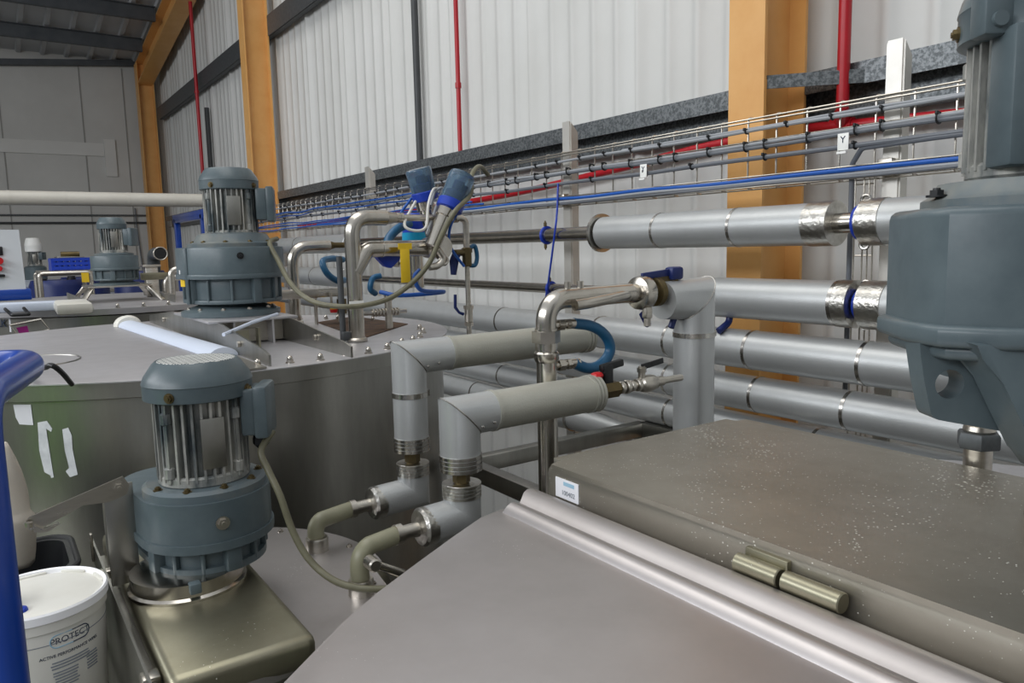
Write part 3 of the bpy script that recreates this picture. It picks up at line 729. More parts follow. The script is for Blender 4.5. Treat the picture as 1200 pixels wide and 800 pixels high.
def actuator(p0, ring, top_, Y, lab):
    a = V_(*p0, Y); b = V_(*ring, Y); c = V_(*top_, Y); d = (c - a).normalized()
    tt = T('valve_actuator', lab, 'valve head', 'blue capped valve heads')
    L = (b - a).length; H = (c - b).length
    mb = MB(); mb.cyl(a, a + d * (L - .02), .027, 24, .003); mb.cyl(a + d * (L - .05), a + d * (L - .015), .033, 24, .003); tt.part('stem', mb, M['polish'])
    mb = MB(); mb.lathe([(.034, -.022), (.046, -.016), (.047, .012), (.042, .016)], b, d, 30); tt.part('collar', mb, M['blue_plastic'])
    mb = MB(); mb.lathe([(.043, .014), (.0465, H * .9), (.043, H * .98), (.03, H)], b, d, 30); tt.part('cap', mb, M['cap'], 'see-through smoky blue cap')
    mb = MB(); mb.lathe([(.026, .012), (.026, H * .4), (.014, H * .45), (.014, H * .72), (.003, H * .74)], b, d, 18); mb.lathe([(.008, 0), (.008, .05)], b + d * .02 + Vector((.022, 0, 0)), d, 8); tt.part('position_indicator', mb, M['navy'])
actuator((511, 288), (498, 229), (487, 198), 2.40, 'blue-capped valve head tilting left')
actuator((506, 290), (528, 240), (541, 203), 2.27, 'blue-capped valve head tilting right')
t = T('valve_manifold', 'stainless valve body where the tilted valve heads meet', 'valve')
m = MB(); p = V_(509, 290); m.lathe([(.02, -.05), (.036, -.04), (.04, 0), (.036, .05), (.02, .06)], p, (0, 1, 0), 24); m.cyl(p + Vector((0, .0, 0)), Vector((2.26, YA(505), zA)), .024, 20); t.part('body', m, M['steel'])
m = MB(); ring_band(m, p + Vector((0, -.045, 0)), (0, 1, 0), .036, .014, .006); t.part('clamp_ring', m, M['polish'])
m = MB(); m.tube(spline([V_(513, 292, 2.25), V_(519, 303, 2.25), V_(513, 311, 2.25), V_(503, 313, 2.25)], 5), .012, 14); m.torus(V_(520, 305, 2.25), (0, 1, 0), .014, .006, 14, 8); t.part('drain_elbow', m, M['steel'])
t = T('vertical_actuator', 'upright blue actuator with a turquoise ring, behind the outlet branch', 'valve head')
Y3 = 2.55
c = V_(487, 300, Y3); X3 = c.x
m = MB(); m.cyl((X3, Y3, V_(487, 337, Y3).z), (X3, Y3, V_(487, 281, Y3).z), .028, 24, .003); t.part('cylinder', m, M['polish'])
m = MB(); m.cyl((X3, Y3, V_(487, 284, Y3).z), (X3, Y3, V_(487, 250, Y3).z), .046, 26, .006); t.part('housing', m, M['blue_plastic'])
m = MB(); ring_band(m, (X3, Y3, V_(487, 277, Y3).z), (0, 0, 1), .046, .028, .002); t.part('ring', m, M['cyan'], 'turquoise ring')
t = T('butterfly_valve', 'butterfly valve with a broad blue handle below the outlet branch', 'valve')
m = MB(); c = V_(452, 302, 2.35); q = [V_(436, 297, 2.35), V_(469, 297, 2.35), V_(466, 305, 2.35), V_(457, 314, 2.35), V_(450, 312, 2.35)]
m.add([v - Vector((0, .012, 0)) for v in q] + [v + Vector((0, .012, 0)) for v in q], [(0, 1, 2, 3, 4), (9, 8, 7, 6, 5)] + [(i, (i + 1) % 5, (i + 1) % 5 + 5, i + 5) for i in range(5)]); t.part('handle', m, M['blue_plastic'])
m = MB(); m.cyl(V_(462, 312, 2.36), V_(466, 296, 2.36), .014, 14); m.torus(V_(467, 304, 2.36), (1, .3, 0), .02, .007, 16, 8); t.part('body', m, M['steel'])
m = MB(); p0, p1 = V_(475, 292, 2.26), V_(475, 331, 2.26); m.box(((p0 + p1) / 2), (.034, .003, (p0 - p1).length), bev=.001); m.box((p0.x, 2.262, p0.z + .01), (.05, .003, .02)); one('yellow_tag', m, M['tag_yellow'], 'yellow tag strip hanging below the outlet branch', 'tag')
# second riser on the lid
t = T('vent_pipe', 'shorter stainless pipe bend on the big tank lid, behind the tall loop', 'pipe')
vy = 3.10; x0 = V_(347, 378, vy).x; zt2 = V_(360, 289, vy).z
m = MB(); m.tube(rounded([(x0, vy, LZ + .003), (x0, vy, zt2), (V_(386, 288, vy).x, vy, zt2 + .004)], .075, 10), .0235, 22); t.part('pipe', m, M['polish'])
xq = V_(382, 288, vy).x
m = MB(); m.lathe([(.0235, 0), (.012, .04), (.012, .09)], (xq, vy, zt2 + .004), (1, 0, 0), 20); t.part('reducer', m, M['brass'])
m = MB(); m.lathe([(.012, .0), (.022, .01), (.022, .05), (.012, .065)], (xq + .085, vy, zt2 + .004), (1, 0, 0), 18); t.part('blue_valve', m, M['teal_hose'], 'teal valve knob')
m = MB(); m.lathe([(.032, 0), (.032, .008), (.026, .012)], (x0, vy, LZ + .001), (0, 0, 1), 24); t.part('base_flange', m, M['steel'])
t = T('flat_support_bar', 'flat stainless bar held on thin studs across the back of the big tank lid', 'bar')
a = V_(322, 346, 2.98); b = V_(404, 344, 2.98)
m = MB(); m.box(((a.x + b.x) / 2, 2.98, a.z), (b.x - a.x, .05, .035), bev=.003); t.part('bar', m, M['steel'])
for px in (370, 398):
    c = V_(px, 360, 2.98); m = MB(); m.cyl((c.x, 2.98, LZ + .001), (c.x, 2.98, a.z - .01), .007, 10); t.part('stud', m, M['steel'])
m = MB(); c = V_(399, 350, 2.95); m.cyl((c.x, 2.94, c.z - .06), (c.x, 2.94, c.z), .02, 14); t.part('red_yellow_plug', m, M['brass'])
t = T('stop_knob', 'small red and yellow knob under the flat support bar', 'knob')
c = V_(391, 362, 2.92)
m = MB(); m.lathe([(.014, 0), (.016, .02)], c, (0, 0, 1), 16); t.part('base', m, M['tag_yellow'], 'yellow base')
m = MB(); m.lathe([(.014, -.014), (.016, 0)], c, (0, 0, 1), 16); t.part('button', m, M['red_plastic'], 'red button')
m = MB(); m.cyl(c + Vector((0, .02, 0)), (c.x, 2.94, a.z), .005, 8); t.part('stem', m, M['steel'])
t = T('spring_fitting', 'small spring-wound fitting standing on the big tank lid', 'fitting')
a = V_(415, 368, 2.6); b = V_(476, 364, 2.6)
m = MB(); m.cyl(a, b, .008, 10)
for k in range(9): ring_band(m, a + (b - a) * (.35 + .06 * k), b - a, .009, .006, .006)
t.part('spring', m, M['steel'])
m = MB(); c = V_(456, 378, 2.6); m.cyl((c.x, 2.6, LZ + .001), (c.x, 2.6, V_(456, 343, 2.6).z), .014, 12); t.part('stand', m, M['steel'])
# hoses of the cluster
def hose(name, pts, r, mname, lab, cat='hose', group=None):
    m = MB(); m.tube(spline(pts, 7), r, 12); return one(name, m, M[mname], lab, cat, group)
hose('air_hose', [V_(480, 262, 2.5), V_(466, 268, 2.47), V_(456, 279, 2.45), V_(453, 290, 2.42), V_(447, 297, 2.38)], .016, 'teal_hose', 'thick teal hose curving down to the outlet branch')
hose('air_hose', [V_(402, 304, 3.0), V_(388, 303, 2.95), V_(378, 307, 2.9), V_(384, 321, 2.88), V_(396, 329, 2.9), V_(404, 328, 2.95)], .013, 'teal_hose', 'teal hose bent into a sharp loop left of the tall pipe')
hose('air_hose', [V_(446, 323, 2.6), V_(437, 326, 2.6), V_(434, 338, 2.6), V_(440, 344, 2.62)], .011, 'teal_hose', 'short teal hose stub just right of the tall pipe')
hose('air_hose', [V_(492, 316, 2.4), V_(486, 325, 2.4), V_(494, 340, 2.42), V_(520, 342, 2.5), V_(470, 346, 2.5), V_(445, 342, 2.55)], .008, 'blue_cable', 'thin blue air hose looping below the yellow tag')
hose('air_hose', [V_(541, 243, 2.3), V_(529, 262, 2.28), V_(526, 280, 2.28), V_(530, 293, 2.28), V_(540, 307, 2.3), V_(544, 312, 2.3)], .005, 'blue_cable', 'thin blue air hose dropping from the right valve head')
hose('signal_cable', [V_(487, 236, 2.38), V_(474, 262, 2.3), V_(485, 270, 2.28), V_(499, 266, 2.28), V_(502, 240, 2.3), V_(508, 222, 2.33), V_(516, 222, 2.36)], .005, 'white_cable', 'thin white cable looping round the left valve head', 'cable')
hose('signal_cable', [V_(505, 240, 2.35), V_(510, 225, 2.34), V_(518, 221, 2.34), V_(512, 240, 2.34), V_(500, 275, 2.3)], .005, 'grey_cable', 'thin grey cable between the two valve heads', 'cable')
hose('signal_cable', [V_(470, 262, 2.45), V_(470, 250, 2.45), V_(478, 238, 2.43), V_(484, 232, 2.43), V_(490, 240, 2.42)], .005, 'blue_cable', 'thin blue cable arching up left of the valve heads', 'cable')
hose('motor_cable', [(.862, 2.66, .045), V_(316, 285, 2.62), V_(326, 305, 2.58), V_(338, 328, 2.5), V_(352, 344, 2.42), V_(372, 355, 2.34), V_(400, 359, 2.27), V_(425, 358, 2.25), V_(455, 350, 2.24), V_(482, 332, 2.22), V_(503, 308, 2.2), V_(517, 277, 2.2), V_(533, 248, 2.2), V_(551, 228, 2.25), V_(553, 205, 2.3), V_(562, 195, 2.36), V_(572, 205, 2.40)], .0085, 'olive_cable', 'long drooping cable from the middle gear motor to the valve heads', 'cable')

# =================================================================== GEAR MOTORS
E1 = Vector((.818, -.575, 0)).normalized(); E2 = Vector((.575, .818, 0)).normalized()
def fins(rf, ri, n=32):
    out = []
    for k in range(n):
        a = 2 * PI * k / n; w = 2 * PI / n
        ro = rf if k % 8 not in (3,) else rf * 1.03
        for f, r_ in ((-.5, ri), (-.18, ri), (-.13, ro), (.13, ro), (.18, ri)):
            if f == -.5: continue
            out.append((r_ * math.cos(a + f * w), r_ * math.sin(a + f * w)))
        out.append((ri * math.cos(a + .5 * w), ri * math.sin(a + .5 * w)))
    return out
def motor_top(t, c, z0, zf, zc, zt, rf, rc, plate_ang, box_ang, bsize, bz, gland=True, fin_mat='motor_fin', detail=True, cov_mat='motor'):
    c = Vector((c[0], c[1], 0)); Mc = Matrix.Translation(c)
    m = MB(); m.prism(fins(rf, rf * .82), z0 + .012, zf, Mc); m.cyl(c + Vector((0, 0, z0)), c + Vector((0, 0, z0 + .022)), rf * .98, 40, .004)
    # heavy corner ribs with bolt bosses
    for q in range(4):
        a = plate_ang + .62 + q * PI / 2 * .98; d = Vector((math.cos(a), math.sin(a), 0))
        m.cyl(c + d * rf * .95 + Vector((0, 0, z0 + .01)), c + d * rf * .95 + Vector((0, 0, zf)), rf * .075, 8)
        for zz in (z0 + .03, zf - .03): m.cyl(c + d * rf * .95 + Vector((0, 0, zz - .012)), c + d * rf * .95 + Vector((0, 0, zz + .012)), rf * .12, 10, .003)
    body = t.part('motor_body', m, M[fin_mat])
    h = zt - zc
    m = MB(); m.lathe([(rc * .93, -h * .02), (rc, h * .02), (rc, h * .40), (rc * 1.012, h * .42), (rc * .992, h * .5), (rc * .965, h * .60), (rc * .80, h * .93), (rc * .745, h), (rc * .70, h * .985)], c + Vector((0, 0, zc)), (0, 0, 1), 48)
    cov = t.part('fan_cover', m, M[cov_mat])
    m = MB(); m.lathe([(rc * .715, 0), (rc * .70, .0018), (.001, .0022)], c + Vector((0, 0, zt - .0015)), (0, 0, 1), 40); t.part('fan_grille', m, M['grille'], 'pale slotted grille', parent=cov)
    if detail:
        for q in (0, 1, 2, 3):
            a = plate_ang - .75 + q * PI / 2; d = Vector((math.cos(a), math.sin(a), 0))
            t.part('screw', hexbolt(c + d * rc * .995 + Vector((0, 0, zc + h * .18)), d, rc * .07), M['brass'], parent=cov)
    d = Vector((math.cos(plate_ang), math.sin(plate_ang), 0)); s_ = Vector((-d.y, d.x, 0))
    Mp = Matrix((s_, Vector((0, 0, 1)), d)).transposed().to_4x4(); Mp.translation = c + d * rf * 1.0 + Vector((0, 0, z0 + (zf - z0) * .52))
    m = MB(); m.box((0, 0, 0), (rf * .5, (zf - z0) * .58, rf * .05), Mp, .001); np_ = t.part('nameplate', m, M['tank'], 'dull metal nameplate')
    d = Vector((math.cos(box_ang), math.sin(box_ang), 0)); s_ = Vector((-d.y, d.x, 0))
    Mb = Matrix((d, s_, Vector((0, 0, 1)))).transposed().to_4x4(); Mb.translation = c + d * (rf + bsize[0] * .5) + Vector((0, 0, bz))
    m = MB(); m.box((-.012, 0, 0), (bsize[0] - .02, bsize[1] * .86, bsize[2] * .9), Mb, .006); m.box((bsize[0] * .5 - .014, 0, 0), (.026, bsize[1], bsize[2]), Mb, .006)
    tb = t.part('terminal_box', m, M['motor'])
    if gland:
        m = MB(); p = Mb @ Vector((.0, 0, -bsize[2] * .45)); m.cyl(p, p - Vector((0, 0, .016)), .014, 16); m.lathe([(.0155, 0), (.0155, .012), (.008, .02)], p - Vector((0, 0, .012)), (0, 0, -1), 6)
        t.part('cable_gland', m, M['black'], 'black cable gland', parent=tb)
    return Mb
def gearbox(t, c, ca, ra, rb, z0, z1, zl, offs, mname='motor', ribs=True):
    """oblong housing: circle ra round the motor axis and rb round the offset point, with a lip line and ribbed undercut"""
    m = MB(); cb = Vector((c[0], c[1])) + Vector((offs.x, offs.y))
    ol = lambda g: hull2((c[0], c[1]), ra + g, (cb.x, cb.y), rb + g)
    m.prism(ol(0), zl, z1, None, .007)
    m.prism(ol(.004), zl - .012, zl + .004, None, .003, bot=True)
    m.prism(ol(-.024), z0, zl - .006, None, .004, bot=True); m.prism(ol(-.014), z0, z0 + .014, None, .004, bot=True)
    if ribs:
        O = ol(-.020); n = len(O); L = 0
        for i in range(0, n, 3):
            p = Vector(O[i]); q = Vector(O[(i + 1) % n]); mid = (p + q) / 2; d = (q - p)
            if d.length < 1e-6: continue
            nn = Vector((d.y, -d.x)).normalized()
            Mr = Matrix.Translation((mid.x, mid.y, (z0 + zl) / 2)) @ Matrix.Rotation(math.atan2(nn.y, nn.x), 4, 'Z')
            big = i % 9 == 0; m.box((0, 0, 0), (.030 if big else .014, .03 if big else .009, zl - z0 - .004), Mr, .004)
    return t.part('gearbox_housing', m, M[mname])

# ---- front gear motor
fm = (.321, 1.51)
t1 = T('gear_motor', 'worn grey gear motor nearest the white bucket, with a pale slotted fan grille on top', 'motor', 'grey agitator gear motors')
m = MB(); m.lathe([(.105, 0), (.105, .006), (.100, .010), (.100, .034), (.09, .036)], (.272, 1.485, -.62), (0, 0, 1), 48); t1.part('base_ring', m, M['polish'], 'bright stainless base ring')
OF1 = E1 * -.105 + E2 * .075
gearbox(t1, fm, None, .118, .088, -.588, -.448, -.527, OF1)
m = MB(); m.lathe([(.112, 0), (.112, .014), (.104, .02)], (fm[0], fm[1], -.448), (0, 0, 1), 44); t1.part('mounting_flange', m, M['motor_dusty'])
m = MB(); m.prism([(fm[0] + OF1.x + .045 + .04 * x, fm[1] + OF1.y + .04 * y) for x, y in circ(0, 0, 1, 24)], -.448, -.434, None, .003); t1.part('bearing_cap', m, M['motor_dusty'])
plate1 = math.atan2(-fm[1], -fm[0]) + .22
motor_top(t1, fm, -.43, -.268, -.268, -.198, .084, .098, plate1, math.atan2(E1.y, E1.x) + .12, (.05, .09, .10), -.300)
for k in range(5):
    a = plate1 - 1.2 + k * .65; d = Vector((math.cos(a), math.sin(a), 0)); t1.part('bolt', hexbolt(Vector((fm[0], fm[1], -.429)) + d * .098, (0, 0, 1), .006), M['brass'])
a = plate1 - .02; d = Vector((math.cos(a), math.sin(a), 0)); t1.part('drain_plug', hexbolt(Vector((fm[0], fm[1], -.487)) + d * .1185, d, .009), M['steel'])
m = MB(); d = Vector((math.cos(plate1 - .1), math.sin(plate1 - .1), 0)); m.box(Vector((.272, 1.485, -.592)) + d * .1, (.02, .02, .02), bev=.003); t1.part('grease_nipple', m, M['motor'])
hose('motor_cable', [(.437, 1.445, -.345), V_(306, 528, 1.43), V_(314, 550, 1.41), V_(328, 580, 1.38), V_(343, 622, 1.36), V_(362, 655, 1.33), V_(388, 678, 1.29), V_(415, 688, 1.26), V_(440, 690, 1.24), V_(480, 688, 1.22)], .0065, 'olive_cable', 'drooping olive cable from the front gear motor past the lid hoses', 'cable')

# ---- middle gear motor on the big tank
mm = (.735, 2.75)
t2 = T('gear_motor', 'grey gear motor on the big tank with a yellow sticker on its housing', 'motor', 'grey agitator gear motors')
m = MB(); m.lathe([(.165, 0), (.165, .016), (.15, .022), (.11, .035), (.10, .05)], (.715, 2.75, -.214), (0, 0, 1), 44); t2.part('base_flange', m, M['motor'], 'paler base flange')
OF2 = E1 * -.075 + E2 * .05
gearbox(t2, mm, None, .168, .14, -.172, .02, -.075, OF2)
m = MB(); m.lathe([(.15, 0), (.15, .014), (.13, .02), (.115, .045), (.10, .05)], (mm[0], mm[1], .018), (0, 0, 1), 40); t2.part('mounting_flange', m, M['motor_dusty'])
plate2 = math.atan2(-mm[1], -mm[0]) + .12
motor_top(t2, mm, .055, .222, .215, .288, .089, .098, plate2, math.atan2(E1.y, E1.x) + .25, (.06, .12, .12), .165, False)
for k in range(6):
    a = plate2 - 1.5 + k * .6; d = Vector((math.cos(a), math.sin(a), 0)); t2.part('bolt', hexbolt(Vector((mm[0], mm[1], .03)) + d * .132, (0, 0, 1), .009), M['brass'])
for k in range(6):
    a = plate2 - 1.5 + k * .6; d = Vector((math.cos(a), math.sin(a), 0)); t2.part('bolt', hexbolt(Vector((.715, 2.75, -.196)) + d * .14, (0, 0, 1), .009), M['steel'])
d = Vector((math.cos(plate2), math.sin(plate2), 0)); t2.part('drain_plug', hexbolt(Vector((mm[0], mm[1], -.01)) + d * .1685, d, .008), M['black'])
m = MB(); Mv = Matrix((E1, E2, Vector((0, 0, 1)))).transposed().to_4x4(); Mv.translation = Vector((mm[0], mm[1], 0)); m.box((-.118, .03, -.076), (.012, .315, .19), Mv, .003); t2.part('casing_joint', m, M['motor'])
# stickers on the left facet
cb = Vector((mm[0], mm[1], 0)) + OF2; a = plate2 - .78; d = Vector((math.cos(a), math.sin(a), 0)); s_ = Vector((-d.y, d.x, 0))
Ms = Matrix((s_, Vector((0, 0, 1)), d)).transposed().to_4x4(); 
def on_c(px, py, c, r):
    d_ = ray(px, py); A_ = d_.x ** 2 + d_.y ** 2; B_ = -2 * (d_.x * c.x + d_.y * c.y); C_ = c.x ** 2 + c.y ** 2 - r * r
    return d_ * ((-B_ - math.sqrt(max(0, B_ * B_ - 4 * A_ * C_))) / (2 * A_))
ps = on_c(214, 323, cb, .140); d = Vector((ps.x - cb.x, ps.y - cb.y, 0)).normalized(); s_ = Vector((-d.y, d.x, 0))
Ms = Matrix((s_, Vector((0, 0, 1)), d)).transposed().to_4x4(); Ms.translation = Vector((cb.x, cb.y, ps.z)) + d * .1405
m = MB(); m.box((0, -.018, 0), (.026, .04, .003), Ms); t2.part('sticker', m, M['tag_yellow'], 'yellow sticker')
m = MB(); m.box((-.004, .012, 0), (.026, .014, .003), Ms); t2.part('sticker', m, M['white'], 'white sticker')
# ---- third gear motor
m3 = (.745, 5.7)
t3 = T('gear_motor', 'smaller-looking grey gear motor on an open frame on the tank farther back', 'motor', 'grey agitator gear motors')
gearbox(t3, m3, None, .145, .12, -.165, .0, -.085, E1 * -.03 + E2 * .05)
m = MB(); m.lathe([(.12, 0), (.12, .012), (.1, .018)], (m3[0], m3[1], 0), (0, 0, 1), 32); t3.part('mounting_flange', m, M['motor_dusty'])
motor_top(t3, m3, .015, .19, .175, .25, .085, .09, math.atan2(-m3[1], -m3[0]) + .1, math.atan2(E1.y, E1.x) + .1, (.06, .12, .12), .12, False, detail=False)
m = MB(); m.lathe([(.14, 0), (.14, .012), (.1, .02), (.1, .03)], (m3[0], m3[1], -.195), (0, 0, 1), 32); t3.part('base_flange', m, M['motor'])
# ---- farthest motor
m4 = onY(40, 300, 12.0)
t4 = T('gear_motor', 'tiny pale-topped gear motor farthest back against the far wall', 'motor', 'grey agitator gear motors')
motor_top(t4, (m4.x, m4.y), m4.z - .13, m4.z + .06, m4.z + .06, m4.z + .24, .085, .1, -1.6, -.6, (.05, .1, .1), m4.z, False, detail=False, cov_mat='white')
m = MB(); m.lathe([(.13, 0), (.13, .16), (.1, .18)], (m4.x, m4.y, m4.z - .31), (0, 0, 1), 28); t4.part('gearbox_housing', m, M['motor'])

# ---- right foreground gear motor
G = Vector((1.125, .42, 0))
t5 = T('gear_motor', 'large grey gear motor at the right edge with a holed lifting lug', 'motor', 'grey agitator gear motors')
def L5(e1, e2): p = G + E1 * e1 + E2 * e2; return (p.x, p.y)
def oct5(g):   # squarish housing seen edge on, running off to the right
    pts = [(-.165, -.02), (-.155, -.075), (-.10, -.115), (-.02, -.125), (.13, -.115), (.2, -.05), (.2, .09), (.12, .13), (-.08, .13), (-.15, .08)]
    c = Vector((.02, .0)); return [L5(*(Vector(p) + (Vector(p) - c).normalized() * g)) for p in pts]
m = MB(); m.prism(oct5(0), -.118, .035, None, .012, 3); m.prism(oct5(.011), -.135, -.108, None, .008, 3, bot=True); m.prism(oct5(-.004), -.152, -.13, None, .01, 3, bot=True)
m.prism([L5(*p) for p in ((-.06, -.1), (.16, -.1), (.17, .1), (-.06, .1))], -.20, -.14)
t5.part('gearbox_housing', m, M['motor'])
# lug plate with hole: ring built as profile with hole
def plate_hole(outline, hc, hr, th, Mx):
    """flat plate with a round hole; outline star-shaped about the hole"""
    n = 48; A = []
    for k in range(n):
        a = 2 * PI * k / n; d = Vector((math.cos(a), math.sin(a))); best = None
        for i in range(len(outline)):
            p = Vector(outline[i]); q = Vector(outline[(i + 1) % len(outline)]); e = q - p; w = p - Vector(hc)
            den = d.x * e.y - d.y * e.x
            if abs(den) < 1e-9: continue
            tt = (w.x * e.y - w.y * e.x) / den; u = (w.x * d.y - w.y * d.x) / den
            if tt > 0 and -1e-6 <= u <= 1 + 1e-6 and (best is None or tt < best): best = tt
        A.append(Vector(hc) + d * best)
    H = [Vector(hc) + Vector((math.cos(2 * PI * k / n), math.sin(2 * PI * k / n))) * hr for k in range(n)]
    vs = [(p.x, p.y, z) for z in (-th / 2, th / 2) for ring in (A, H) for p in ring]
    fs = []
    for k in range(n):
        k2 = (k + 1) % n
        fs += [(k, k2, n + k2, n + k), (2 * n + k, 3 * n + k, 3 * n + k2, 2 * n + k2), (k, 2 * n + k, 2 * n + k2, k2), (n + k, n + k2, 3 * n + k2, 3 * n + k)]
    return MB().add([Mx @ Vector(v) for v in vs], fs)
Ml = Matrix((E1, Vector((0, 0, 1)), -E2)).transposed().to_4x4(); Ml.translation = G + E2 * -.03
def onG(px, py, e2):
    r = ray(px, py); q = G + E2 * e2; k = q.dot(E2) / r.dot(E2); v = r * k - G
    return (v.dot(E1), v.z)
lug_ = [onG(x, y, -.0475) for x, y in ((1078, 395), (1078, 409), (1083, 445), (1092, 489), (1100, 492), (1172, 505), (1215, 510), (1215, 395))]
mb = plate_hole(lug_[::-1], onG(1113, 450, -.0475), .0185, .035, Ml)
t5.part('lifting_lug', mb, M['motor'])
m = MB(); Mg = Matrix((E1, Vector((0, 0, 1)), -E2)).transposed().to_4x4(); Mg.translation = G + E2 * -.085
m.prism([onG(x, y, -.055) for x, y in ((1108, 396), (1122, 410), (1140, 440), (1158, 478), (1180, 522), (1192, 540), (1240, 560), (1330, 560), (1330, 396))][::-1], -.03, .03, Mg, .006, 2, bot=True); t5.part('gusset', m, M['motor'])
m = MB(); m.lathe([(.10, 0), (.10, .07), (.085, .08)], G + E1 * .13 + Vector((0, 0, -.40)), (0, 0, 1), 36); t5.part('base_ring', m, M['polish'])
m = MB(); m.lathe([(.138, 0), (.138, .012), (.128, .018), (.118, .034), (.10, .036)], G + Vector((.01, 0, .034)), (0, 0, 1), 44); t5.part('mounting_flange', m, M['motor_dusty'])
motor_top(t5, (G.x + .008, G.y), .07, .245, .243, .34, .088, .102, math.atan2(-G.y, -G.x) + 1.0, math.atan2(E1.y, E1.x), (.06, .12, .12), .16, False)
a = math.atan2(-G.y, -G.x) - 1.0; d = Vector((math.cos(a), math.sin(a), 0)); t5.part('bolt', hexbolt(G + d * .128 + Vector((0, 0, .05)), (0, 0, 1), .009), M['black'])
Mk = Matrix((E1, -E2, Vector((0, 0, 1)))).transposed().to_4x4(); Mk.translation = G + Vector((0, 0, .262))
m = MB(); m.box((-.093, .036, .006), (.036, .034, .062), Mk, .005); m.cyl(Mk @ Vector((-.095, .052, -.008)), Mk @ Vector((-.095, .059, -.008)), .009, 14); t5.part('cover_lug', m, M['motor']); m = MB(); m.box((-.068, .048, -.098), (.036, .05, .165), Mk, .006); t5.part('side_pad', m, M['motor'])

# =================================================================== TANKS
def legs(t, c, r, ztop, n=4, a0=.6):
    for k in range(n):
        a = a0 + 2 * PI * k / n; p = Vector((c[0] + r * math.cos(a), c[1] + r * math.sin(a), 0))
        m = MB(); m.cyl((p.x, p.y, FLOOR + .012), (p.x, p.y, ztop), .04, 16); m.cyl((p.x, p.y, FLOOR), (p.x, p.y, FLOOR + .015), .07, 16); t.part('leg', m, M['steel'])
# --- big tank
c2 = (.60, 2.85)
tk = T('mixing_tank', 'big round stainless tank carrying the gear motor with the yellow sticker', 'tank', 'round stainless mixing tanks')
m = MB(); m.lathe([(.05, 0), (.55, .10), (.86, .2), (.885, .24), (.885, 1.80)], (c2[0], c2[1], -2.145), (0, 0, 1), 96); tk.part('body', m, M['tank'])
legs(tk, c2, .7, -1.9)
m = MB(); m.lathe([(.885, 0), (.90, .004), (.90, .042), (.89, .046)], (c2[0], c2[1], -.347), (0, 0, 1), 96, cap=True); tk.part('rim_band', m, M['tank'])
m = MB(); m.lathe([(.905, 0), (.905, .003), (.90, .0042), (.001, .0042)], (c2[0], c2[1], -.3045), (0, 0, 1), 96); lidp = tk.part('lid_plate', m, M['lid'])
for px, py in ((302, 429), (340, 425), (375.6, 422), (406, 416), (432, 414), (454, 409), (471, 403), (484, 400), (492, 395), (496, 390), (492, 386), (382, 374), (437, 376), (417, 379), (352, 374), (396, 374)):
    p = onZ(px, py, LZ); v = Vector((p.x - c2[0], p.y - c2[1]))
    if v.length > .885: v = v.normalized() * .885
    tk.part('acorn_nut', acorn((c2[0] + v.x, c2[1] + v.y, LZ - .001)), M['polish'])
# seams of the hinged half lid
m = MB(); p0 = onZ(262, 412, LZ); m.box((.535, 2.75, LZ + .004), (.006, 1.62, .006)); m.box((.56, 2.6, LZ + .003), (.05, 1.3, .004)); tk.part('lid_joint_strip', m, M['steel'])
m = MB(); pc = onZ(20, 425, LZ); m.tube([(pc.x + .16 * math.cos(a / 24 * 2 * PI), pc.y + .16 * math.sin(a / 24 * 2 * PI), LZ) for a in range(24)], .003, 6, closed=True); tk.part('hatch_seam', m, M['tank'])
# flat rusty hatch; the pit's black shade is put into its colour
q = [onZ(*p, LZ) for p in ((372, 378), (415, 371), (478, 380), (425, 397))]
m = MB(); qq = [Vector((v.x, v.y)) for v in q]
if sum(qq[i].x * qq[(i + 1) % 4].y - qq[(i + 1) % 4].x * qq[i].y for i in range(4)) < 0: qq = qq[::-1]
m.prism([(v.x, v.y) for v in qq], LZ - .001, LZ + .003, None, .001); tk.part('rusty_shaded_hatch', m, M['rust'], 'rust-brown stained hatch darkened with pit shade')
# torn white tape on the shell
def on_cyl(px, py, c, r):
    d = ray(px, py); A = d.x * d.x + d.y * d.y; B = -2 * (d.x * c[0] + d.y * c[1]); Cq = c[0] ** 2 + c[1] ** 2 - r * r
    k = (-B - math.sqrt(max(0, B * B - 4 * A * Cq))) / (2 * A); return d * k
def patch(t_, name, pts, mname, c, r, lab):
    P = [on_cyl(x, y, c, r + .0012) for x, y in pts]; I = [on_cyl(x, y, c, r - .003) for x, y in pts]; n = len(P)
    b = bmesh.new(); v1 = [b.verts.new(p) for p in P]; v0 = [b.verts.new(p) for p in I]
    b.faces.new(v1); b.faces.new(v0[::-1])
    for i in range(n): b.faces.new((v0[i], v0[(i + 1) % n], v1[(i + 1) % n], v1[i]))
    bmesh.ops.triangulate(b, faces=[f for f in b.faces if len(f.verts) > 4])
    t_.part(name, MB().bm(b), M[mname], lab)
patch(tk, 'tape_residue', [(44, 495), (55, 493), (61, 502), (60, 506), (54, 502), (57, 522), (63, 559), (60, 560), (57, 550), (52, 553), (46, 528)], 'residue', c2, .885, 'torn white tape strip')
patch(tk, 'tape_residue', [(73, 503), (80, 501), (84, 510), (85, 526), (91, 556), (84, 553), (82, 559), (77, 552), (81, 548), (76, 528)], 'residue', c2, .885, 'torn white tape strip')
patch(tk, 'paper_card', [(-14, 474), (36, 474), (39, 498), (-14, 495)], 'paper', c2, .885, 'white paper card')
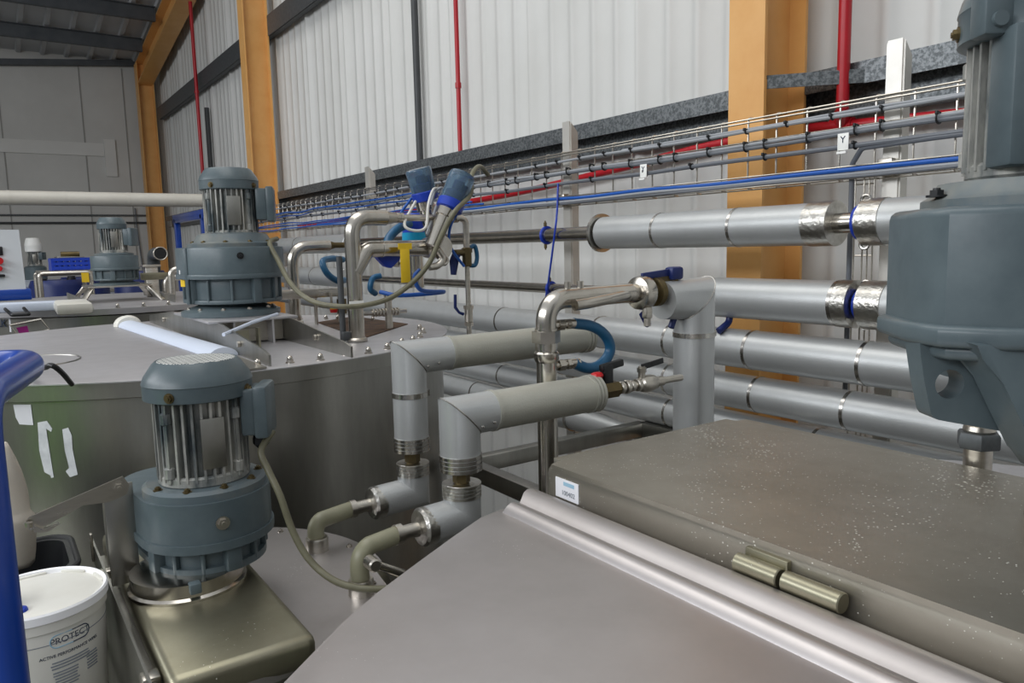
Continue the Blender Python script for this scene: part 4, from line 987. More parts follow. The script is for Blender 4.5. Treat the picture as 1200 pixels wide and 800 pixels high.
# bridge: tapered side plates, deck and gussets
for X_, nm in ((.605, 'l'), (.835, 'r')):
    m = MB(); Mx = Matrix(((0, 0, 1, X_), (1, 0, 0, 0), (0, 1, 0, 0), (0, 0, 0, 1)))
    m.prism([(1.985, LZ), (3.7, LZ), (3.7, LZ + .03), (3.2, LZ + .078), (2.45, LZ + .078), (2.02, LZ + .038), (1.985, LZ + .03)], -.003, .003, Mx); sp = tk.part('support_plate', m, M['tank'])
    for yy in (2.25, 3.35):
        m = MB(); m.cyl((X_ - .004, yy, LZ + .035), (X_ - .012, yy, LZ + .035), .009, 12); tk.part('bolt', m, M['steel'])
m = MB(); m.box((.72, 2.76, LZ + .081), (.29, .52, .008), bev=.002); tk.part('motor_deck', m, M['lid'])
for xx in (.66, .78):
    m = MB(); Mx = Matrix(((0, 0, 1, xx), (1, 0, 0, 0), (0, 1, 0, 0), (0, 0, 0, 1))); m.prism([(2.5, LZ), (2.75, LZ), (2.75, LZ + .077), (2.5, LZ + .077)] if xx > .7 else [(2.52, LZ + .02), (2.6, LZ), (2.75, LZ), (2.75, LZ + .077), (2.52, LZ + .077)], -.003, .003, Mx); tk.part('gusset', m, M['lid'])
m = MB(); m.box((.72, 2.56, LZ + .04), (.22, .008, .07)); m.box((.70, 2.553, LZ + .038), (.09, .01, .022)); tk.part('cross_plate', m, M['bridge'])
m = MB(); p = onZ(291, 408, LZ); m.box((p.x - .02, p.y, LZ + .03), (.05, .004, .055)); m.box((p.x + .03, p.y - .01, LZ + .032), (.006, .03, .064)); tk.part('latch_bracket', m, M['olive'])
m = MB(); a = onZ(262, 392, LZ + .06); b = onZ(325, 368, LZ + .09); m.tube([a, (a + b) / 2 + Vector((0, 0, .004)), b], .006, 8); tk.part('lever_rod', m, M['cover_white'])
# blade handle by the lid edge (dark bent bar)
m = MB(); m.tube(spline([onZ(18, 425, LZ + .01), onZ(48, 431, LZ + .045), onZ(60, 428, LZ + .06), onZ(72, 436, LZ + .04), onZ(84, 450, LZ + .0)], 6), .006, 10); tk.part('lid_handle', m, M['black'])
# pale hinge cover on the lid
hc = T('hinge_cover', 'long pale plastic cover lying along the lid joint of the big tank', 'cover')
a = onZ(150, 379, LZ + .012); b = onZ(262, 413, LZ + .012); d = (b - a).normalized(); s_ = Vector((-d.y, d.x, 0))
m = MB(); n = 10; R0 = []; 
for P in (a, b): R0.append([P + s_ * (.042 * math.cos(PI * k / n)) + Vector((0, 0, -.011 + .026 * math.sin(PI * k / n))) for k in range(n + 1)])
m.rings(R0); hc.part('cover', m, M['cover_white'])
m = MB(); R0 = []
for f, s2 in ((-.06, .4), (-.05, 1.15), (0, 1.3), (.02, 1.1)): R0.append([a + d * f + s_ * (.042 * s2 * math.cos(PI * k / n)) + Vector((0, 0, -.011 + .036 * s2 * math.sin(PI * k / n))) for k in range(n + 1)])
m.rings(R0); hc.part('end_cap', m, M['bucket'], 'cream end cap')

# --- tank farther back
c3 = (.78, 5.86)
tk3 = T('mixing_tank', 'round stainless tank behind the big one, its side showing above the lid', 'tank', 'round stainless mixing tanks')
m = MB(); m.lathe([(.05, 0), (.55, .10), (.92, .2), (.97, .24), (.97, 1.80)], (c3[0], c3[1], -2.145), (0, 0, 1), 96); tk3.part('body', m, M['tank'])
legs(tk3, c3, .75, -1.9)
m = MB(); m.lathe([(.975, 0), (.985, .003), (.985, .036), (.001, .04)], (c3[0], c3[1], -.34), (0, 0, 1), 96); tk3.part('lid_plate', m, M['lid'])
for k in range(14):
    a = PI + .55 + k * .145; tk3.part('acorn_nut', acorn((c3[0] + .95 * math.cos(a), c3[1] + .95 * math.sin(a), LZ - .003), r=.011), M['polish'])
for sx in (-1, 1):
    for sy in (-1, 1):
        m = MB(); m.bar((m3[0] + sx * .17, m3[1] + sy * .17, -.205), (m3[0] + sx * .24, m3[1] + sy * .24, LZ), .04, .01, bev=.001); tk3.part('frame_leg', m, M['steel'])
m = MB(); m.box((m3[0], m3[1], -.20), (.38, .38, .01), bev=.002); tk3.part('motor_deck', m, M['steel'])
for sx in (-1, 1): m = MB(); m.box((m3[0] + sx * .25, m3[1], LZ + .02), (.006, 1.1, .05)); tk3.part('support_plate', m, M['tank'])
m = MB(); a = onZ(-30, 362, LZ + .03); b = onZ(78, 357, LZ + .03); m.bar(a, b, .16, .05, up=(0, 0, 1), bev=.012); tk3.part('hinge_cover', m, M['cover_white'], 'pale long hinge cover')
m = MB(); m.tube(rounded([onZ(6, 362, LZ + .04), onZ(14, 369, LZ + .055), onZ(34, 368, LZ + .055), onZ(28, 361, LZ + .05)], .01, 4), .008, 8); tk3.part('cover_handle', m, M['black'])
m = MB(); b2 = onZ(88, 362, LZ + .03); m.bar(b + Vector((.02, 0, 0)), b2, .17, .06, up=(0, 0, 1), bev=.02); tk3.part('end_cap', m, M['bucket'])
patch(tk3, 'name_card', [(-30, 370), (12, 372), (13.5, 389), (-30, 386)], 'paper', c3, .97, 'white card with dark lettering')
pc = on_cyl(-4, 379, c3, .972); nrm = Vector((pc.x - c3[0], pc.y - c3[1], 0)).normalized(); s_ = Vector((-nrm.y, nrm.x, 0))
Mt = Matrix((s_, Vector((0, 0, 1)), nrm)).transposed().to_4x4(); Mt.translation = pc + nrm * .004
pc2 = on_cyl(12, 380, c3, .972)
tk3.part('lettering', text_mesh('BULK', .062, Mt, extrude=.002), M['ink'])
# wire sign frame
p = [onY(*q, 3.86) for q in ((12, 381), (48, 374), (58, 386), (24, 397))]
sf = T('wire_sign_frame', 'small wire frame with a magenta label standing behind the big tank lid', 'sign')
m = MB(); m.tube(p, .006, 8, closed=True); m.cyl(p[3], Vector((p[3].x, 3.86, -.75)), .006, 8); m.cyl(p[2], Vector((p[2].x, 3.86, -.75)), .006, 8); sf.part('frame', m, M['polish'])
q = [onY(*w, 3.87) for w in ((19, 384), (32, 381.5), (35, 393), (25, 395.5))]
m = MB(); m.add([v for v in q] + [v + Vector((0, .004, 0)) for v in q], [(0, 1, 2, 3), (7, 6, 5, 4)] + [(i, (i + 1) % 4, (i + 1) % 4 + 4, i + 4) for i in range(4)]); sf.part('label_card', m, M['magenta'], 'magenta card')
m = MB(); xx = (p[2].x + p[3].x) / 2; m.box((xx, 3.86, -.76), (.24, .04, .03), bev=.004); m.cyl((xx, 3.86, FLOOR), (xx, 3.86, -.75), .02, 14); m.cyl((xx, 3.86, FLOOR), (xx, 3.86, FLOOR + .02), .12, 20); sf.part('stand', m, M['steel'])

# --- front small tank with olive bridge
c1 = (.29, 1.5)
tk1 = T('mixing_tank', 'small front tank with an olive bridge lid beside the white bucket', 'tank', 'round stainless mixing tanks')
def dshape(r, xmin):
    a = math.acos(max(-1, min(1, (xmin - c1[0]) / r))); return [(c1[0] + r * math.cos(-a + 2 * a * k / 60), c1[1] + r * math.sin(-a + 2 * a * k / 60)) for k in range(61)]
m = MB(); m.prism(dshape(.34, .172), -2.1, -.675, None, .01, 2, bot=True); tk1.part('body', m, M['tank'])
legs(tk1, (.40, 1.5), .15, -2.05)
m = MB(); m.prism(dshape(.362, .17), -.676, -.66, None, .003); tk1.part('lid_plate', m, M['lid_grey'])
m = MB(); m.box((.2825, 1.512, -.647), (.225, .748, .056), bev=.016, seg=3); tk1.part('bridge_box', m, M['olive'], 'dusty olive bridge box')
for k in range(7):
    a = -.5 + k * .32; tk1.part('stud', hexbolt((c1[0] + .335 * math.cos(a), c1[1] + .335 * math.sin(a), -.66), (0, 0, 1), .005), M['polish'])
# hinged flange on its left side
m = MB(); a = onZ(104, 650, -.66); b = onZ(178, 812, -.66)
m.bar((.149, 1.15, -.645), (.149, 1.86, -.645), .004, .05, up=(0, 0, 1)); m.bar((.160, 1.15, -.668), (.160, 1.86, -.668), .024, .004, up=(0, 0, 1)); m.bar((.152, 1.12, -.80), (.152, 1.80, -.80), .004, .26, up=(0, 0, 1)); tk1.part('hinged_flange', m, M['tank'])
m = MB(); m.cyl((.155, 1.10, -.645), (.155, 1.18, -.645), .012, 18, .002); m.cyl((.155, 1.09, -.645), (.155, 1.10, -.645), .008, 12); m.box((.155, 1.20, -.64), (.026, .03, .022), bev=.003); tk1.part('hinge', m, M['steel'])
m = MB(); m.box((.155, 1.66, -.632), (.03, .028, .018), bev=.004); tk1.part('latch', m, M['polish']); m = MB(); m.box((.143, 1.80, -.62), (.005, .02, .06), bev=.001); tk1.part('latch', m, M['polish'])
# lid stay: upright plate plus arm
zt = onY(140, 566, 1.555).z
m = MB(); m.box((.1745, 1.552, (zt - .62) / 2), (.05, .004, zt + .62), bev=.0015); m.box((.152, 1.572, (zt - .62) / 2 + .02), (.004, .04, zt + .56), bev=.001); tk1.part('stay_bracket', m, M['tank'])
st = T('lid_stay_arm', 'flat steel stay arm bolted to the bracket beside the front gear motor', 'arm')
Yq = 1.54; pl = [onY(*q, Yq) for q in ((144, 558), (152, 568), (149, 579), (128, 588), (98, 592), (52, 617), (36, 622), (28, 614), (34, 606))]
m = MB(); b_ = bmesh.new(); f_ = [b_.verts.new(v) for v in pl]; g_ = [b_.verts.new(v + Vector((0, .005, 0))) for v in pl]; n = len(pl)
b_.faces.new(f_); b_.faces.new(g_[::-1])
for i in range(n): b_.faces.new((f_[i], f_[(i + 1) % n], g_[(i + 1) % n], g_[i]))
m.bm(b_); st.part('arm', m, M['steel'])
st.part('bolt', hexbolt(onY(139, 571, Yq - .001), (0, -1, 0), .0085), M['steel'])
m = MB(); m.tube([onY(34, 612, Yq - .012), onY(34, 617, Yq - .012)], .006, 10); q = [onY(*w, Yq - .01) for w in ((40, 616), (52, 620), (70, 614), (56, 623), (40, 624))]
m.add(q + [v + Vector((0, .012, 0)) for v in q], [(0, 1, 2, 3, 4), (9, 8, 7, 6, 5)] + [(i, (i + 1) % 5, (i + 1) % 5 + 5, i + 5) for i in range(5)]); st.part('hook', m, M['steel'])

# --- right tank with dusty bridge and hinged cover
c0 = (1.02, .30)
tk0 = T('mixing_tank', 'large right tank with a dusty brown bridge box and a smooth grey hinged cover', 'tank', 'round stainless mixing tanks')
m = MB(); m.lathe([(.05, 0), (.5, .10), (.78, .2), (.80, .24), (.80, 1.64)], (c0[0], c0[1], -2.145), (0, 0, 1), 96); tk0.part('body', m, M['tank'])
legs(tk0, c0, .62, -1.9)
m = MB(); m.lathe([(.80, 0), (.82, .003), (.82, .03), (.001, .034)], (c0[0], c0[1], -.515), (0, 0, 1), 96); tk0.part('lid_plate', m, M['lid'])
def rr_rect(x0, x1, y0, y1, r, n=6):
    out = []
    for cx, cy, a in ((x1 - r, y1 - r, 0), (x0 + r, y1 - r, PI / 2), (x0 + r, y0 + r, PI), (x1 - r, y0 + r, 1.5 * PI)):
        out += [(cx + r * math.cos(a + PI / 2 * k / n), cy + r * math.sin(a + PI / 2 * k / n)) for k in range(n + 1)]
    return out
m = MB(); m.prism(rr_rect(.828, 1.385, -.55, 1.10, .03), -.485, -.40, None, .024, 4); bb = tk0.part('bridge_box', m, M['bridge'], 'dusty brown bridge box')
# sticker on its front face
p = onX(665, 556, .827); 
a = onX(651, 541, .827); b = onX(678, 570, .827)
m = MB(); m.box((.827, (a.y + b.y) / 2, -.437), (.0016, abs(a.y - b.y), .036)); stk = tk0.part('sticker', m, M['paper'], 'white asset sticker')
Mx = Matrix(((0, 0, -1, .8258), (-1, 0, 0, (a.y + b.y) / 2 - .004), (0, 1, 0, -.444), (0, 0, 0, 1)))
tk0.part('lettering', text_mesh('100402', .0125, Mx, extrude=.0002), M['ink_grey'], parent=stk)
m = MB(); m.box((.8262, (a.y + b.y) / 2 - .006, -.4265), (.0008, .03, .007)); tk0.part('printed_strip', m, M['tag_yellow'] if False else M['ink_blue'], parent=stk)
# hinged cover: plate with rolled double ridge
outl = [(.722, 1.075), (.66, 1.052), (.58, 1.008), (.472, .945), (.40, .902), (.328, .852), (.225, .765), (.12, .645), (.05, .50), (.02, .32), (.03, .10), (.10, -.12), (.25, -.33), (.45, -.47), (.722, -.55)]
m = MB(); m.prism(outl, -.492, -.458, None, .008, 3); hc_ = tk0.part('hinged_cover', m, M['lid_grey'], 'smooth grey hinged cover')
pr = [(.698, -.474), (.702, -.460), (.714, -.449), (.722, -.4445), (.730, -.445), (.738, -.4505), (.748, -.453), (.757, -.449), (.768, -.4425), (.780, -.4395), (.792, -.4405), (.802, -.4455), (.811, -.455), (.817, -.468), (.819, -.480), (.80, -.486), (.74, -.486)]
m = MB(); m.rings([[(x, 1.050 + .03 * max(0, min(1, (x - .735) / .04)), z) for x, z in pr], [(x, -.55, z) for x, z in pr]]); tk0.part('rolled_ridge', m, M['lid_grey'], 'bright rolled ridge', parent=hc_)
h0 = onX(862, 652, .806); h1 = onX(915, 681, .806); h2 = onX(986, 714, .806)
m = MB(); zc_ = -.434
for ya, yb in ((h0.y, h1.y + .003), (h1.y - .003, h2.y)): m.cyl((.81, ya, zc_), (.81, yb, zc_), .0135, 20, .0015)
hin = tk0.part('hinge', m, M['olive'], 'dusty barrel hinge')
m = MB(); m.bar((.824, h0.y - .005, zc_ + .006), (.824, h1.y, zc_ + .006), .01, .03, up=(0, 0, 1), bev=.002); tk0.part('hinge_leaf', m, M['olive'], parent=hin)
ct = T('toggle_clamp', 'small stainless toggle clamp beside the olive hose nearer the hinged cover', 'clamp')
a_ = onY(436, 660, 1.27); b_2 = onY(474, 673, 1.27)
m = MB(); m.cyl(a_, b_2, .009, 16, .002); ct.part('barrel', m, M['polish'])
m = MB(); m.cyl(a_ + Vector((0, -.016, 0)), a_ + Vector((0, .016, 0)), .013, 16, .003); ct.part('pivot', m, M['steel'])
m = MB(); m.bar(a_ + Vector((.012, 0, -.012)), (a_.x + .045, 1.27, -.655), .012, .006, up=(0, 1, 0), bev=.001); m.box((a_.x + .045, 1.27, -.658), (.03, .03, .006), bev=.001); ct.part('foot', m, M['steel'])
# stub with hex nut
sp = T('vent_stub', 'steel pipe stub with a large hex nut, standing behind the dusty bridge box', 'fitting')
cx, cy = 1.425, .60
m = MB(); m.cyl((cx, cy, -.48), (cx, cy, -.372), .023, 22); sp.part('pipe', m, M['steel'])
m = MB(); m.lathe([(.034, 0), (.036, .003), (.036, .024), (.033, .028)], (cx, cy, -.374), (0, 0, 1), 6); sp.part('hex_nut', m, M['galv_dark'])
m = MB(); m.lathe([(.024, 0), (.026, .004), (.024, .012), (.018, .014), (.016, .04)], (cx, cy, -.346), (0, 0, 1), 20); sp.part('spindle', m, M['steel'])
m = MB(); m.cyl((cx - .03, cy + .02, -.485), (cx - .03, cy + .02, -.44), .004, 8); m.torus((cx, cy, -.48), (0, 0, 1), .03, .006, 24, 8); sp.part('base_collar', m, M['black_rubber'])

# =================================================================== LOW STEEL FRAME BEHIND THE DROP PIPES
fr = T('pipe_support_frame', 'low dark box-section steel frame on the floor behind the dusty pipe arms', 'frame')
fz = -.80
X0, X1, Y0, Y1 = 1.40, 2.3, 1.62, 2.32
for (a, b) in (((X0, Y0), (X0, Y1)), ((X1, Y0), (X1, Y1)), ((X0, Y1), (X1, Y1)), ((X0, Y0), (X1, Y0))):
    m = MB(); m.bar((a[0], a[1], fz), (b[0], b[1], fz), .05, .06, up=(0, 0, 1), bev=.004); fr.part('rail', m, M['tank'])
for x in (X0, X1):
    for y in (Y0, Y1): m = MB(); m.box((x, y, (FLOOR + fz - .03) / 2), (.05, .05, fz - .03 - FLOOR), bev=.003); fr.part('leg', m, M['tank'])

# =================================================================== BUCKET, BIN, BENCH, RAIL
bn = T('steel_bench', 'low steel bench under the white bucket and the black tub', 'bench')
m = MB(); m.box((-.24, 1.64, -.845), (.74, .80, .03), bev=.004); bn.part('top', m, M['tank'])
for x in (-.54, .08):
    for y in (1.27, 2.0): m = MB(); m.box((x, y, (FLOOR - .86) / 2), (.04, .04, -.86 - FLOOR), bev=.003); bn.part('leg', m, M['steel'])
bc = (.030, 1.49); br = .107; bt = -.577
bk = T('bucket', 'white lidded plastic bucket printed PROTECT in the lower left corner', 'bucket')
H = .243
m = MB(); m.lathe([(.088, 0), (.091, .004), (.1005, H - .05), (.1005, H - .03), (.104, H - .028), (.105, H - .004), (.09, H)], (bc[0], bc[1], bt - H), (0, 0, 1), 64); body = bk.part('body', m, M['bucket'])
m = MB(); m.lathe([(.1055, -.012), (.108, -.010), (.108, .003), (.1055, .006), (.102, .004), (.100, -.004), (.001, -.004)], (bc[0], bc[1], bt), (0, 0, 1), 72)
lid = bk.part('lid', m, M['lidwhite'])
for k in range(9):
    a = .2 + k * .7; m = MB(); Mq = Matrix.Translation((bc[0] + .0985 * math.cos(a), bc[1] + .0985 * math.sin(a), bt - .001)) @ Matrix.Rotation(a, 4, 'Z'); m.box((0, 0, 0), (.007, .045, .006), Mq, .0015); bk.part('lid_tab', m, M['bucket'], parent=lid)
m = MB(); m.box((bc[0] + .018, bc[1] + .02, bt - .0035), (.018, .008, .0012)); bk.part('moulded_mark', m, M['ink_grey'], parent=lid)
fa = math.atan2(-bc[1], -bc[0]) + .42     # print faces the camera, turned a little right
def bend(R, z0, a0): return lambda v: Vector((bc[0] + (R + v.z) * math.cos(a0 + v.x / R), bc[1] + (R + v.z) * math.sin(a0 + v.x / R), z0 + v.y))
def shell_strip(w, h, R, z0, a0, n=12, th=.0006):
    mb = MB(); f = bend(R, z0, a0); rows = []
    for i in range(n + 1):
        x = -w / 2 + w * i / n; rows.append([f(Vector((x, -h / 2, -.0008))), f(Vector((x, h / 2, -.0008))), f(Vector((x, h / 2, th))), f(Vector((x, -h / 2, th)))])
    return mb.rings(rows)
zb = bt - .048
bk.part('lettering', text_mesh('PROTECT', .0150, None, bend(.1004, zb, fa), .0003), M['ink'], 'PROTECT print', parent=body)
m = MB(); f = bend(.1003, zb, fa); oval = []
w_, h_ = .064, .0215
for k in range(13): a = -PI / 2 + PI * k / 12; oval.append((w_ / 2 - h_ / 2 + h_ / 2 * math.cos(a), h_ / 2 * math.sin(a)))
for k in range(13): a = PI / 2 + PI * k / 12; oval.append((-w_ / 2 + h_ / 2 + h_ / 2 * math.cos(a), h_ / 2 * math.sin(a)))
half = [(x, y) for x, y in oval if x > .004]; rest = [(x, y) for x, y in oval if x <= .004]
m.tube([f(Vector((.002, -h_ / 2, 0)))] + [f(Vector((x, y, 0))) for x, y in half] + [f(Vector((.002, h_ / 2, 0)))], .0011, 6); bk.part('logo_outline', m, M['ink'], parent=body)
m = MB(); m.tube([f(Vector((.002, h_ / 2, 0)))] + [f(Vector((x, y, 0))) for x, y in rest] + [f(Vector((.002, -h_ / 2, 0)))], .0011, 6); bk.part('logo_outline', m, M['ink_blue'], parent=body)
bk.part('lettering', text_mesh('ACTIVE PERFORMANCE WIPES', .0072, None, bend(.0996, zb - .024, fa), .0003), M['ink'], parent=body)
rd = random.Random(3)
for (a0, w0, z_, n_) in ((fa - .02, .07, zb - .036, 3), (fa - .12, .042, zb - .054, 6), (fa + .36, .024, zb - .045, 6), (fa - .72, .05, zb - .066, 4)):
    for k in range(n_):
        zk = z_ - k * .0052; R = .1005 - (bt - zk - .05) * .0095 / (H - .054); bk.part('print_line', shell_strip(w0 * rd.uniform(.8, 1), .0018, R + .0005, zk, a0), M['ink_grey'], parent=body)
bk.part('label_edge', shell_strip(.24, .0012, .1005, bt - .05, fa, 24), M['ink_grey'], parent=body)
# glove / film on the lid
gl = T('plastic_film', 'pale and dark blue plastic film scrap lying on the bucket lid', 'plastic scrap')
m = MB(); p = Vector((bc[0] - .052, bc[1] - .01, bt - .004)); m.tube(spline([p + Vector((-.02, .03, .004)), p + Vector((0, .01, .02)), p + Vector((.008, -.015, .012)), p + Vector((.012, -.03, .004))], 5), [.006 + .014 * math.sin(PI * min(1, (i + 1) / 17)) for i in range(16)], 12); gl.part('pale_film', m, M['pale_blue'])
m = MB(); q = onZ(27, 712, bt + .004); m.lathe([(.004, 0), (.014, .002), (.012, .008), (.003, .011)], (q.x - .006, q.y, bt - .0035), (0, 0, 1), 14); gl.part('blue_scrap', m, M['blue_plastic'], 'dark blue scrap')
# black tub
bx_ = T('tub', 'open black plastic tub behind the white bucket', 'tub')
oo = rr_rect(-.30, .112, 1.70, 1.94, .05, 5); io = rr_rect(-.285, .097, 1.715, 1.925, .045, 5)
ob = [((x + .094) * .9 - .094, (y - 1.82) * .9 + 1.82) for x, y in oo]; ib = [((x + .094) * .9 - .094, (y - 1.82) * .9 + 1.82) for x, y in io]
zt_, zb2 = -.625, -.828
R_ = [[(x, y, zb2) for x, y in ob], [(x, y, zt_ - .004) for x, y in oo], [(x, y, zt_) for x, y in oo], [(x, y, zt_) for x, y in io], [(x, y, zb2 + .01) for x, y in ib]]
m = MB(); m.rings(R_); bx_.part('shell', m, M['black'])
m = MB(); n = len(oo); m.tube([(x, y, zt_) for x, y in oo], .006, 8, closed=True); bx_.part('rim', m, M['black_rubber'])
# beige bag
m = MB(); P = [onY(*q, 1.80) for q in ((-2, 520), (4, 545), (9, 570), (13, 592), (14, 612), (12, 630), (10, 648))]
P[-1].z = zt_ + .004
m.tube(spline(P, 5), [.012 + .036 * (i / 30) ** .7 if i < 18 else .042 - .0 * i for i in range(31)], 36)
for i, v in enumerate(m.v):
    a = math.atan2(v[1] - 1.8, v[0] - P[3].x); m.v[i] = (v[0] + .0035 * math.sin(3 * a + v[2] * 40), v[1] + .0035 * math.cos(3 * a + v[2] * 33), v[2])
one('cloth_bag', m, M['pvc_grey'], 'crumpled beige cloth bag half hidden behind the blue handrail', 'bag', sharp=120)

gd = T('drum', 'green plastic drum out of view, added to mirror a green streak in the big tank', 'drum')  # unseen drum, added for its green reflection in the tank side
m = MB(); m.lathe([(.17, 0), (.19, .03), (.19, .7), (.20, .72), (.20, .78), (.19, .8), (.19, 1.5), (.20, 1.52), (.20, 1.58), (.19, 1.6), (.19, 2.05), (.17, 2.12), (.001, 2.12)], (-1.0, 1.55, FLOOR), (0, 0, 1), 40); gd.part('body', m, M['green'])
m = MB(); m.cyl((-1.0, 1.63, FLOOR + 2.115), (-1.0, 1.63, FLOOR + 2.15), .04, 14); gd.part('bung', m, M['black'])
# blue handrail
hr = T('handrail', 'glossy blue tubular handrail at the left edge', 'handrail')
tr = .0212
cpt = onZ(40, 424, -.152); top_z = cpt.z
px_ = onY(7, 640, 1.0)
post_ = Vector((px_.x - .012, 1.0, FLOOR)); 
pts = [post_, Vector((post_.x, 1.0, top_z)), Vector((cpt.x, cpt.y, top_z)), Vector((cpt.x - 1.2, cpt.y + .02, top_z)), Vector((cpt.x - 1.2, cpt.y + .02, FLOOR))]
m = MB(); m.tube(rounded(pts, [.05, .045, .08], 10), tr, 26); hr.part('tube', m, M['blue'])
for p in (pts[0], pts[-1]): m = MB(); m.cyl(p, p + Vector((0, 0, .012)), .06, 24); hr.part('base_plate', m, M['blue'])

# =================================================================== LEFT BACKGROUND
# overhead pipe
op = T('overhead_pipe', 'long cream overhead pipe crossing the hall on the left', 'pipe')
p0 = onY(0, 229, 8.5); p1 = onY(238, 235.5, 8.5)
m = MB(); m.cyl((-3.5, 8.5, p1.z + .005), (2.04, 8.5, p1.z + .005), .068, 28); op.part('pipe', m, M['cream'])
for px in (10, 75, 150, 204):
    q = onY(px, 230, 8.5); m = MB(); ring_band(m, (q.x, 8.5, p1.z + .005), (1, 0, 0), .068, .02, .002); op.part('joint_ring', m, M['cream'])
for X_ in (-3.2,): m = MB(); m.cyl((X_, 8.5, p1.z + .07), (X_, 8.5, roof_z(8.5) - .02), .008, 8); op.part('hanger_rod', m, M['steel'])
# conduits on the far wall
for py, r_, lab in ((252, .016, 'upper thin grey conduit along the far wall'), (261, .020, 'lower dark conduit along the far wall')):
    a = onY(80, py, 16.27); m = MB(); m.cyl((-3.5, 16.27, a.z), (2.9, 16.27, a.z), r_, 10)
    one('wall_conduit', m, M['dark_pipe'] if py > 255 else M['galv'], lab, 'pipe')
m = MB(); a = onY(160, 262, 16.25); m.tube([(a.x, 16.27, a.z + .3), (a.x, 16.27, a.z), (a.x + .1, 16.27, -1.2)], .012, 8); one('wall_cable', m, M['dark_cable'], 'thin cable down the far wall left of the corner column', 'cable')
# control panel
cp = T('control_panel', 'pale grey control enclosure with red lamps and a blue base at the left edge', 'control panel')
Yp_ = 4.15
a = onY(22, 269, Yp_); b = onY(30, 338, Yp_); zt3 = a.z; zb3 = b.z
m = MB(); R_ = [[(a.x - .55, Yp_, zt3), (a.x, Yp_, zt3), (a.x, Yp_ + .25, zt3), (a.x - .55, Yp_ + .25, zt3)], [(b.x - .6, Yp_ - .04, zb3), (b.x, Yp_ - .04, zb3), (b.x, Yp_ + .25, zb3), (b.x - .6, Yp_ + .25, zb3)]]
m.rings(R_); cp.part('enclosure', m, M['panel'])
m = MB(); m.box(((b.x - .29), Yp_ + .1, zb3 - .025), (.62, .30, .05), bev=.006); cp.part('base', m, M['blue'], 'blue base')
for py, r_ in ((305.5, .016), (314.5, .012)):
    q = onY(-1, py, Yp_ - .025); m = MB(); m.cyl((q.x, q.y + .03, q.z), (q.x, q.y - .03, q.z), r_, 14); cp.part('lamp', m, M['red_plastic'], 'red lamp button')
q = onY(-2, 323, Yp_ - .03); m = MB(); m.box((q.x, q.y, q.z), (.05, .03, .012), bev=.003); cp.part('switch', m, M['black'])
q = onY(-3, 294, Yp_ - .015); m = MB(); m.box((q.x, q.y, q.z), (.04, .02, .04), bev=.004); cp.part('display', m, M['black'])
m = MB(); m.box((b.x - .3, Yp_ + .1, (FLOOR + zb3 - .05) / 2), (.09, .09, zb3 - .05 - FLOOR), bev=.006); m.box((b.x - .3, Yp_ + .1, FLOOR + .01), (.4, .4, .02)); cp.part('pedestal', m, M['blue'])
# stainless table frame + blue machinery
tf = T('tube_frame_table', 'stainless tube frame with small bottles and fittings left of the third gear motor', 'frame')
Yf = 7.3
a = onY(46, 321, Yf); b = onY(106, 320, Yf); 
m = MB(); m.tube(rounded([(a.x, Yf, LZ - .6), (a.x, Yf, a.z), (b.x, Yf, a.z), (b.x, Yf, LZ - .6)], .03, 5), .02, 12); tf.part('front_loop', m, M['steel'])
m = MB(); m.tube(rounded([(a.x, Yf + .5, FLOOR), (a.x, Yf + .5, a.z), (b.x, Yf + .5, a.z), (b.x, Yf + .5, FLOOR)], .03, 5), .02, 12); tf.part('rear_loop', m, M['steel'])
for x in (a.x, b.x): m = MB(); m.cyl((x, Yf, a.z - .02), (x, Yf + .5, a.z - .02), .015, 10); tf.part('side_bar', m, M['steel'])
m = MB(); m.box(((a.x + b.x) / 2, Yf + .25, a.z + .012), (b.x - a.x, .5, .02)); tf.part('shelf', m, M['steel'])
rd = random.Random(11)
def blob(name, px, py, Y, r, h, mname, lab, cat, grp=None, zlow=FLOOR):
    c = onY(px, py, Y); tt = T(name, lab, cat, grp)
    mb = MB(); mb.lathe([(r * .92, 0), (r, .01), (r, h * .62), (r * .8, h * .8), (r * .35, h * .9), (r * .3, h)], (c.x, Y, c.z - h / 2), (0, 0, 1), 22); tt.part('body', mb, M[mname])
    mb = MB(); mb.cyl((c.x, Y, c.z + h / 2 - .002), (c.x, Y, c.z + h / 2 + h * .08), r * .36, 14); tt.part('cap', mb, M['black'])
    return c
zsh = a.z + .022
ca = onY(60, 316, Yf + .25); cb_ = onY(104, 316, Yf + .25)
cr_ = T('crate', 'low blue slatted crate on the tube frame left of the third gear motor', 'crate')
m = MB(); xm = (ca.x + cb_.x) / 2; wd = cb_.x - ca.x
for k in range(3): 
    for sy in (-.16, .16): m.box((xm, Yf + .25 + sy, zsh + .02 + k * .035), (wd, .012, .026))
for k in range(7): 
    for sy in (-.155, .155): m.box((ca.x + .01 + (wd - .02) * k / 6, Yf + .25 + sy, zsh + .05), (.02, .016, .10))
m.box((xm, Yf + .25, zsh + .006), (wd, .32, .012))
for sx_ in (ca.x, cb_.x): m.box((sx_, Yf + .25, zsh + .05), (.012, .32, .10))
cr_.part('body', m, M['blue_plastic'])
fi = T('brass_fitting', 'small brown fitting lying on top of the blue crate', 'fitting')
m = MB(); m.cyl((xm - .06, Yf + .25, zsh + .135), (xm + .08, Yf + .25, zsh + .135), .022, 12); fi.part('barrel', m, M['brass'])
m = MB(); m.box((xm, Yf + .25, zsh + .107), (.2, .30, .014), bev=.002); fi.part('tray', m, M['tank'])
